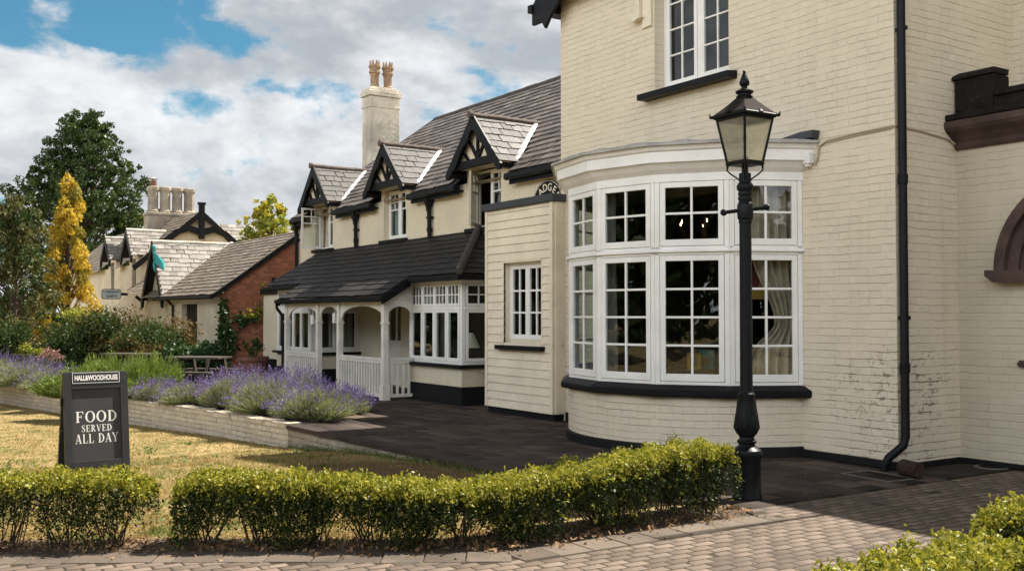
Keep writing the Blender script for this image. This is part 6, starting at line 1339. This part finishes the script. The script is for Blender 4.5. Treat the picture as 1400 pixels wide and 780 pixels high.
def tree(name, label, loc, H, prof, leaf, n, mt, trunk_r, clumps, rr=(.18, .30), aspect=.5, droop=0.0, mt2=None, group=None, z_start=.12, ragged=False):
    """prof: list of (height fraction, crown radius); clumps of leaves on limbs through the crown's volume"""
    t = thing(name, label, 'tree', loc, 0, group); tk = MB(); hs, rs = zip(*prof); geos, g2 = [], []
    lean = [random.uniform(-.02, .02) * H for _ in range(2)]; ax_ = lambda f: np.array([loc[0] + lean[0] * f, loc[1] + lean[1] * f, loc[2] + H * f])
    tk.tube([tuple(ax_(f)) for f in (-.02, .05, .2, .4, .6, .8, .94)], [trunk_r * 1.25, trunk_r, trunk_r * .8, trunk_r * .6, trunk_r * .42, trunk_r * .22, trunk_r * .08], 10); limbs = MB()
    for k in range(clumps):
        f = z_start + (1 - z_start) * ((k + random.random()) / clumps) ** .85; f = min(f, .985); rad = np.interp(f, hs, rs); a = k * 2.399963 + random.uniform(-.5, .5); q = random.uniform(.30, 1.12) ** .7 * rad
        c = ax_(f) + np.array([q * math.cos(a), q * math.sin(a), random.uniform(-.02, .02) * H]); cr = max(.25 * rad, random.uniform(*rr) * max(rs)) ; cr = min(cr, max(rad, .18 * max(rs)))
        s0 = ax_(max(.06, f - .10 - .1 * q / max(rs))); md = (s0 + c) / 2 + np.array([0, 0, .02 * H]); limbs.tube([tuple(s0), tuple(md), tuple(c)], [trunk_r * .22, trunk_r * .13, trunk_r * .04], 5)
        m = int(n / clumps * (cr / (sum(rr) / 2 * max(rs))) ** 1.6) + 8; v = unit(rng.normal(size=(m, 3))); v *= (rng.uniform(.15, 1, (m, 1)) ** .45) * cr; v[:, 2] *= .8 if not droop else 1.0
        if ragged:                              # break the clump into sprays of uneven size
            sc = unit(rng.normal(size=(7, 3))) * rng.uniform(.4, 1.5, (7, 1)) * cr; sc[:, 2] += .25 * cr; v = v * rng.uniform(.25, .55) + sc[np.minimum(rng.integers(0, 9, m), 6)]
        p = c + v
        if droop: p[:, 2] -= droop * np.linalg.norm(v[:, :2], axis=1); axs = unit(np.column_stack([v[:, 0], v[:, 1], -np.abs(v[:, 2]) * .5 - droop * cr])); g = leaf_geo(p, leaf, aspect, axis=axs, jit=.45)
        else: g = leaf_geo(p, leaf, aspect, up=.4)
        (g2 if (mt2 is not None and k % 3 == 1) else geos).append(g)
    tr = tk.build('trunk', M['bark'], t, smooth=True); limbs.build('limb', M['bark'], t); np_mesh('crown', *join(*geos), mt, t)
    if g2: np_mesh('inner_crown', *join(*g2), mt2, t)
    return t
M['tree_mid'] = m_leaf('mid green tree leaf', (.035, .06, .016), (.085, .115, .035), .3, .4)  # lighter leaf tone, given to every third clump
tree('broadleaf_tree', 'tall dark green tree rising behind the golden conifer', at_(112, 68, -.5), 15.1, [(0, 1.3), (.15, 3.3), (.35, 4.3), (.55, 4.1), (.70, 3.5), (.84, 2.5), (.93, 1.5), (1, .6)], .20, 56000, M['dark_leaf'], .38, 170, (.10, .22), .5, ragged=True, mt2=M['tree_mid'])
tree('golden_conifer', 'golden yellow conifer with drooping sprays in front of the dark tree', at_(91, 38, -.4), 7.1, [(0, 1.45), (.2, 1.35), (.38, 1.05), (.5, .72), (.62, .78), (.75, .52), (.88, .32), (1, .10)], .12, 20000, M['gold_leaf'], .14, 85, (.12, .26), .4, .95, M['gold_dark'], z_start=.0)
tree('birch_tree', 'grey green drooping birch at the left edge', at_(22, 33, -.3), 5.6, [(0, .9), (.2, 1.3), (.5, 1.25), (.75, .9), (.9, .5), (1, .1)], .10, 18000, M['grey_leaf'], .12, 90, (.20, .36), .5, .45, M['green_leaf'], z_start=.08, ragged=True)
tree('broadleaf_tree', 'dark tree cut by the left picture edge', at_(-38, 36, -.3), 6.0, [(0, 1.0), (.3, 1.7), (.6, 1.6), (.85, 1.0), (1, .3)], .13, 12000, M['green_leaf'], .15, 70, (.2, .36))
tree('lime_tree', 'lime green tree showing above the brick outbuilding roof', at_(370, 47, 0), 6.7, [(0, .5), (.4, 1.0), (.7, 1.35), (.88, .9), (1, .25)], .2, 3600, M['lime_leaf'], .12, 40, (.16, .34), .6, 0, M['yellow_leaf'], z_start=.4, ragged=True)
# far hedgerow closing the view at the left
n = 16000; u_ = rng.uniform(-260, 250, n); d_ = 80 + rng.uniform(0, 8, n); x_ = -CD * d_ + SD * (u_ - 700) / F * d_; y_ = SD * d_ + CD * (u_ - 700) / F * d_; top = 3.2 + .9 * np.sin(u_ / 21) + .6 * np.sin(u_ / 7.3); z_ = -.6 + top * rng.uniform(0, 1, n) ** .7
tag(np_mesh('hedgerow', *leaf_geo(np.column_stack([x_, y_, z_]), .42, .6), M['dark_leaf']), kind='stuff')
# tall trees across the garden to the south west, outside the picture: the windows mirror them
n = 60000; az = rng.uniform(R(188), R(368), n); rad_ = 34 + rng.uniform(-3, 3, n); top = 8.5 + 2.6 * np.sin(az * 23) + 1.8 * np.sin(az * 61); z_ = top * rng.uniform(.02, 1, n) ** .8
tag(np_mesh('treeline', *leaf_geo(np.column_stack([-9 + rad_ * np.cos(az), 6 + rad_ * np.sin(az), z_]), .62, .7), M['dark_leaf']), kind='stuff')
